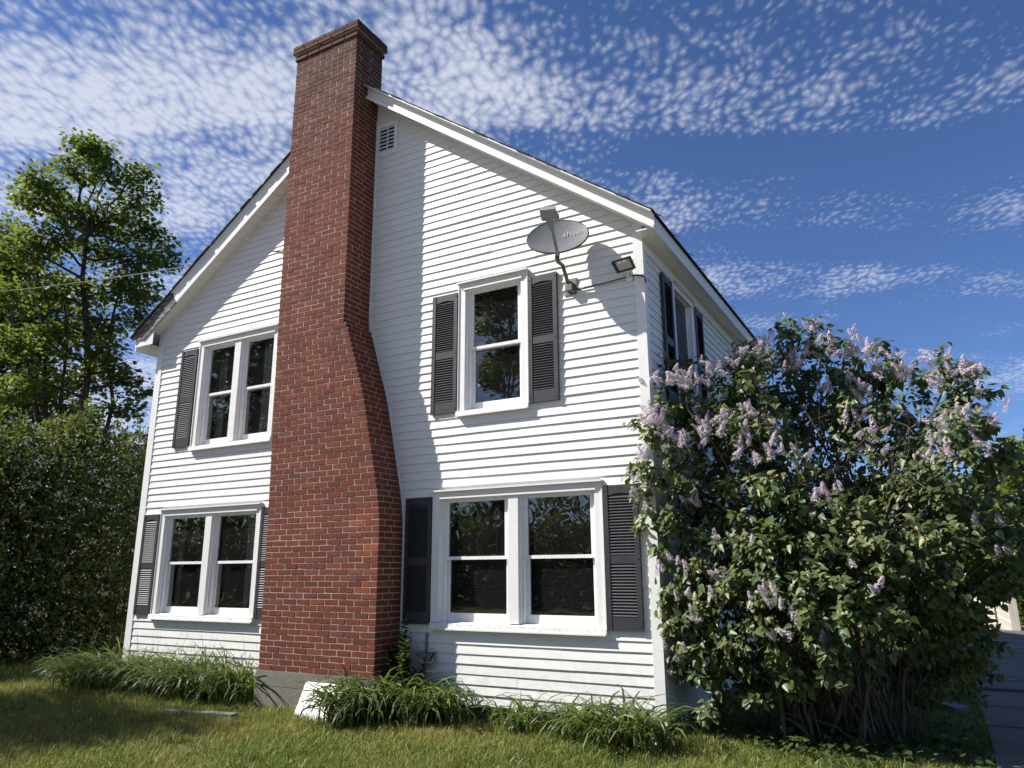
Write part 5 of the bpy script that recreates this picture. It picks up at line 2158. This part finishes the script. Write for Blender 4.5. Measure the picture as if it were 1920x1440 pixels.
# ---- strap leaved clumps along the wall
def blades(n, cx, cy, spread, length, width, lean, tone, up=1.0, yback=0.0, segs=6, zbase=None, wilt=1.0):
    """arching ribbons: returns arrays"""
    bx_ = cx + RNG.normal(size=n) * spread[0]
    by_ = cy + RNG.normal(size=n) * spread[1]
    L = RNG.uniform(0.6, 1.15, n) * length
    a = RNG.uniform(0, 2 * np.pi, n)
    dirx = np.cos(a) + lean[0]
    diry = np.sin(a) + lean[1]
    dl = np.hypot(dirx, diry)
    dirx, diry = dirx / dl, diry / dl
    el0 = RNG.uniform(1.05, 1.5, n) * up
    curl = RNG.uniform(1.5, 3.0, n) * wilt
    t = np.linspace(0, 1, segs + 1)
    pos = np.zeros((n, segs + 1, 3))
    pos[:, 0, 0], pos[:, 0, 1] = bx_, by_
    pos[:, 0, 2] = GZ - 0.01 if zbase is None else zbase
    wid = np.zeros((n, segs + 1))
    w0 = width * RNG.uniform(0.7, 1.25, n)
    for i in range(segs + 1):
        wid[:, i] = w0 * (1 - (t[i]) ** 2.2) * (0.75 + 0.5 * min(1, t[i] * 3)) * 0.5
        if i:
            e = el0 - curl * t[i] ** 1.9
            st = L / segs
            pos[:, i, 0] = pos[:, i - 1, 0] + np.cos(e) * dirx * st
            pos[:, i, 1] = pos[:, i - 1, 1] + np.cos(e) * diry * st
            pos[:, i, 2] = np.maximum(pos[:, i - 1, 2] + np.sin(e) * st, GZ + 0.012)
    side_v = np.stack([-diry, dirx, np.zeros(n)], 1)
    tw = RNG.normal(size=n) * 0.5
    side_v = nrm(side_v + np.stack([dirx * 0, diry * 0, tw], 1))
    Lp = pos - side_v[:, None, :] * wid[:, :, None]
    Rp = pos + side_v[:, None, :] * wid[:, :, None]
    V = np.stack([Lp, Rp], 2).reshape(n, (segs + 1) * 2, 3)
    f = []
    for i in range(segs):
        f += [(2 * i, 2 * i + 1, 2 * i + 3), (2 * i, 2 * i + 3, 2 * i + 2)]
    f = np.array(f)
    F = f[None] + (np.arange(n) * (segs + 1) * 2)[:, None, None]
    tn = leaf_tone(n, *tone)
    return V.reshape(-1, 3), F.reshape(-1, 3), np.repeat(tn, (segs + 1) * 2, 0)


def clump(name, label, group, x, y, n, spread, length, width=0.019, lean=(0, -0.4), tone=(0.6, 1.35), extra=0):
    arr = [blades(n, x, y, spread, length, width, lean, tone)]
    if extra:
        arr.append(blades(extra, x, y, spread, length * 1.15, 0.004, (0, -0.1), (0.7, 1.2, 0.3), up=1.05, wilt=0.35))
    Vs, Fs, Cs, o_ = [], [], [], 0
    for v, f, c in arr:
        Vs.append(v)
        Fs.append(f + o_)
        Cs.append(c)
        o_ += len(v)
    V, F, C_ = np.concatenate(Vs), np.concatenate(Fs), np.concatenate(Cs)
    bad = (V[:, 1] > -0.03) & (V[:, 2] > 0.2)
    V[bad, 1] = -0.03
    o = link(name, tri_mesh(name, V, F, M_DAYLILY, C_))
    return tag(o, label, 'plant', group)


ROW = 'daylily clumps in the bed left of the chimney'
for i, x in enumerate((-0.35, 0.25, 0.85, 1.45, 2.05, 2.62)):
    lab = ('leftmost arching daylily clump, past the left house corner', 'second daylily clump from the left end of the long bed', 'third daylily clump from the left, under the ground floor shutter',
           'third daylily clump from the chimney in the long bed', 'second daylily clump left of the chimney footing', 'daylily clump touching the left side of the concrete chimney footing')[i]
    clump('daylily_clump', lab, ROW, x, -0.42 + RNG.normal() * 0.05, 290, (0.17, 0.13), 0.92 if i else 0.8, 0.018, (-0.5, -0.5), extra=14)
clump('daylily_clump', 'big daylily clump hiding the right end of the white panel', None, 4.90, -0.78, 210, (0.15, 0.08), 0.80, 0.022, (-0.2, -0.7))
clump('daylily_clump', 'bushy daylily clump right of the chimney foot, below the exhaust hood', None, 5.05, -0.46, 270, (0.20, 0.13), 0.92, 0.025, (0.0, -0.6))
clump('daylily_clump', 'daylily clump under the left half of the wide window', None, 5.62, -0.36, 200, (0.16, 0.11), 0.78, 0.024, (0.2, -0.6))
clump('daylily_clump', 'small thin daylily tuft in the gap below the bare siding', None, 6.62, -0.30, 70, (0.12, 0.07), 0.64, 0.023, (0.0, -0.5))
clump('daylily_clump', 'daylily clump between the thin tuft and the corner post', None, 7.28, -0.32, 130, (0.15, 0.09), 0.66, 0.024, (0.0, -0.5))
clump('daylily_clump', 'rightmost daylily clump at the foot of the corner post', None, 7.80, -0.42, 230, (0.19, 0.13), 0.72, 0.024, (0.1, -0.5))

# tall leafy weed in the corner by the chimney
wd = empty('leafy_weed', (5.05, -0.22, GZ), 'tall leafy weed growing in the corner right of the chimney', 'weed')
b = MB()
P, Y, Z, SZ = [], [], [], []
for i in range(13):
    base_ = np.array([4.99 + RNG.uniform(0, 0.28), -0.34 + RNG.uniform(0, 0.24), GZ])
    top_ = base_ + np.array([RNG.normal() * 0.09, RNG.normal() * 0.06 - 0.04, RNG.uniform(0.55, 0.98)])
    if i == 0:
        base_, top_ = np.array([5.06, -0.2, GZ]), np.array([5.10, -0.22, 1.10])
    limb(b, base_, top_, 0.005, 0.0025, 0.06, 4)
    m_ = 44
    t = np.linspace(0.20, 1.0, m_)[:, None]
    pp = base_ * (1 - t) + top_ * t
    ang = np.arange(m_) * 2.4 + RNG.uniform(0, 6)
    rad = np.stack([np.cos(ang), np.sin(ang), np.zeros(m_)], 1)
    P.append(pp)
    Y.append(nrm(rad + np.array([0, 0, 0.35]) + RNG.normal(size=(m_, 3)) * 0.2))
    Z.append(nrm(np.array([0, 0, 1]) - rad * 0.3 + RNG.normal(size=(m_, 3)) * 0.15))
    SZ.append((0.125 - 0.04 * t[:, 0]) * RNG.uniform(0.8, 1.25, m_))
b.build('stem', M_WEED, wd)
P, Y, Z, SZ = (np.concatenate(q_) for q_ in (P, Y, Z, SZ))
v, f, c = scatter(OVAL_T * np.array([0.9, 1, 1]), OVAL_F, P, Y, Z, SZ, leaf_tone(len(P), 0.7, 1.25))
o = link('leaves', tri_mesh('leaves', v, f, M_WEED, c), wd)
o['kind'] = 'stuff'

# low leafy growth under the lilac
n = 1500
q = np.stack([RNG.normal(9.6, 0.62, n), RNG.normal(0.75, 0.55, n), GZ + RNG.uniform(0.02, 0.20, n) ** 1.2], 1)
q = q[(q[:, 0] > 8.15) & (q[:, 0] < 10.6)]
n = len(q)
v, f, c = scatter(LILAC_T, LILAC_F, q, nrm(RNG.normal(size=(n, 3)) * np.array([1, 1, .25])), nrm(RNG.normal(size=(n, 3)) * .35 + np.array([0, -.2, 1])), RNG.uniform(0.04, 0.09, n), leaf_tone(n, .5, 1.1))
tag(link('ground_cover', tri_mesh('ground_cover', v, f, M_WEED, c)), 'dark low leaves covering the ground under the lilac', 'ground cover', kind='stuff')

# dandelion by the path
dd = empty('dandelion', (10.42, 0.42, GZ), 'single yellow dandelion in the dark grass near the lower right corner', 'flower')
b = MB()
b.tube([(10.42, 0.42, GZ), (10.43, 0.41, GZ + 0.10), (10.425, 0.40, GZ + 0.17)], 0.003, 5)
b.build('stem', M_WEED, dd)
n = 40
dv = sph(n)
dv[:, 2] = np.abs(dv[:, 2]) * 0.5 + 0.15
v, f, c = scatter(OVAL_T, OVAL_F, np.tile(np.array([[10.425, 0.40, GZ + 0.17]]), (n, 1)), nrm(dv), np.tile(np.array([[0, 0, 1.0]]), (n, 1)) + RNG.normal(size=(n, 3)) * .2, np.full(n, 0.024), leaf_tone(n))
link('petals', tri_mesh('petals', v, f, M_YELLOW, c), dd)


# ---- lawn
def lawn(name, label, n, region, hmin, hmax, width, tone_fn):
    (ua, ub), (va, vb) = region
    # even over the ground, thinned with distance
    out = []
    tot = 0
    while tot < n:
        x = RNG.uniform(-8, 13.5, n)
        y = RNG.uniform(-4.2, 5.0, n)
        q = np.stack([x, y, np.full(n, GZ)], 1)
        w = (q - CAM_C) @ CAM_R
        u = 960 + FPX * w[:, 0] / -w[:, 2]
        v = 720 - FPX * w[:, 1] / -w[:, 2]
        d = np.hypot(x - CAM_C[0], y - CAM_C[1])
        ok = (w[:, 2] < 0) & (u > -520) & (u < 2300) & (v > 1180) & (v < 1560) & (RNG.uniform(size=n) < np.clip((6.5 / d) ** 1.4, 0.05, 1))
        ok &= ~((x > XL - .02) & (x < XR) & (y > -0.02)) & ~((x > 3.1) & (x < 4.92) & (y > -0.47)) & ~((x > 10.62) & (x < 11.96) & (y > -0.6)) & ~((x > 10.45) & (x < 12.5) & (y > 4.6)) & (y > -4.5)
        ok &= ~((x - 4.14) ** 2 / 0.09 + (y + 2.28) ** 2 / 0.03 < RNG.uniform(0.3, 1.2, n))
        q = q[ok]
        out.append(q)
        tot += len(q)
    q = np.concatenate(out)[:n]
    patch = 0.5 + 0.5 * np.sin(q[:, 0] * 1.9 + 0.8 * np.sin(q[:, 1] * 2.3)) * np.cos(q[:, 1] * 1.6 + q[:, 0] * 0.7)
    patch2 = 0.5 + 0.5 * np.sin(q[:, 0] * 6.1 + q[:, 1] * 3.3) * np.cos(q[:, 1] * 5.2 - q[:, 0] * 2.1)
    tuft = (np.sin(q[:, 0] * 13.0 + 2 * np.sin(q[:, 1] * 7)) * np.sin(q[:, 1] * 15.0 + q[:, 0] * 3) > 0.72)
    h = RNG.uniform(hmin, hmax, len(q)) * (0.55 + 0.5 * patch2 * 0.7 + 0.3 * patch + 0.45 * tuft)
    a = RNG.uniform(0, 2 * np.pi, len(q))
    lean = np.abs(RNG.normal(size=len(q))) * 0.75
    d = np.stack([np.cos(a), np.sin(a)], 1)
    sv = np.stack([-d[:, 1], d[:, 0], np.zeros(len(q))], 1)
    wv_ = width * RNG.uniform(0.6, 1.4, len(q))[:, None]
    b0 = q.copy()
    b0[:, 2] = ground_z(q[:, 0], q[:, 1]) - 0.004
    m1 = b0 + np.concatenate([d * (lean * h * 0.35)[:, None], (h * 0.6)[:, None]], 1)
    t1 = b0 + np.concatenate([d * (lean * h)[:, None], (h * (1.0 - 0.25 * lean))[:, None]], 1)
    V = np.stack([b0 - sv * wv_ * .5, b0 + sv * wv_ * .5, m1 + sv * wv_ * .42, m1 - sv * wv_ * .42, t1], 1).reshape(-1, 3)
    f = np.array([(0, 1, 2), (0, 2, 3), (3, 2, 4)])
    F = (f[None] + (np.arange(len(q)) * 5)[:, None, None]).reshape(-1, 3)
    tn = tone_fn(q, patch, patch2)
    # dry straws lying in the grass and a few taller tufts
    ns = 9000
    pick = RNG.choice(len(q), ns)
    V = V.reshape(-1, 5, 3)
    b1 = b0[pick] + np.array([0, 0, 0.035])
    L1 = RNG.uniform(0.06, 0.16, ns)
    a1 = RNG.uniform(0, 2 * np.pi, ns)
    dz1 = RNG.uniform(-0.1, 0.75, ns)
    dd1 = nrm(np.stack([np.cos(a1), np.sin(a1), dz1], 1))
    sv1 = nrm(np.cross(dd1, np.array([0, 0, 1.0])))
    w1 = 0.0018
    m1_ = b1 + dd1 * (L1 * 0.55)[:, None]
    t1_ = b1 + dd1 * L1[:, None] - np.array([0, 0, 1]) * (L1 * 0.12)[:, None]
    V1 = np.stack([b1 - sv1 * w1, b1 + sv1 * w1, m1_ + sv1 * w1, m1_ - sv1 * w1, t1_], 1)
    nb = len(q)
    V = np.concatenate([V, V1]).reshape(-1, 3)
    F = np.concatenate([F, (f[None] + ((nb + np.arange(ns)) * 5)[:, None, None]).reshape(-1, 3)])
    tn = np.concatenate([tn, RNG.uniform(0.9, 1.6, (ns, 1)) * np.array([[1.7, 1.5, 2.6]])])
    o = link(name, tri_mesh(name, V, F, M_GRASS, np.repeat(tn, 5, 0)))
    return tag(o, label, 'grass', kind='stuff')


def lawn_tone(q, patch, patch2):
    n = len(q)
    dry = np.clip(patch * 0.74 + RNG.normal(size=n) * 0.34 - 0.22 + 0.30 * patch2, 0, 1)[:, None]
    g = np.array([[0.58, 0.80, 0.62]])
    s_ = np.array([[1.55, 1.28, 1.7]])
    return (g * (1 - dry) + s_ * dry) * RNG.uniform(0.65, 1.3, (n, 1))


lawn('grass', 'short mixed green and straw lawn grass', 275000, ((0, 1920), (1200, 1440)), 0.045, 0.120, 0.0050, lawn_tone)
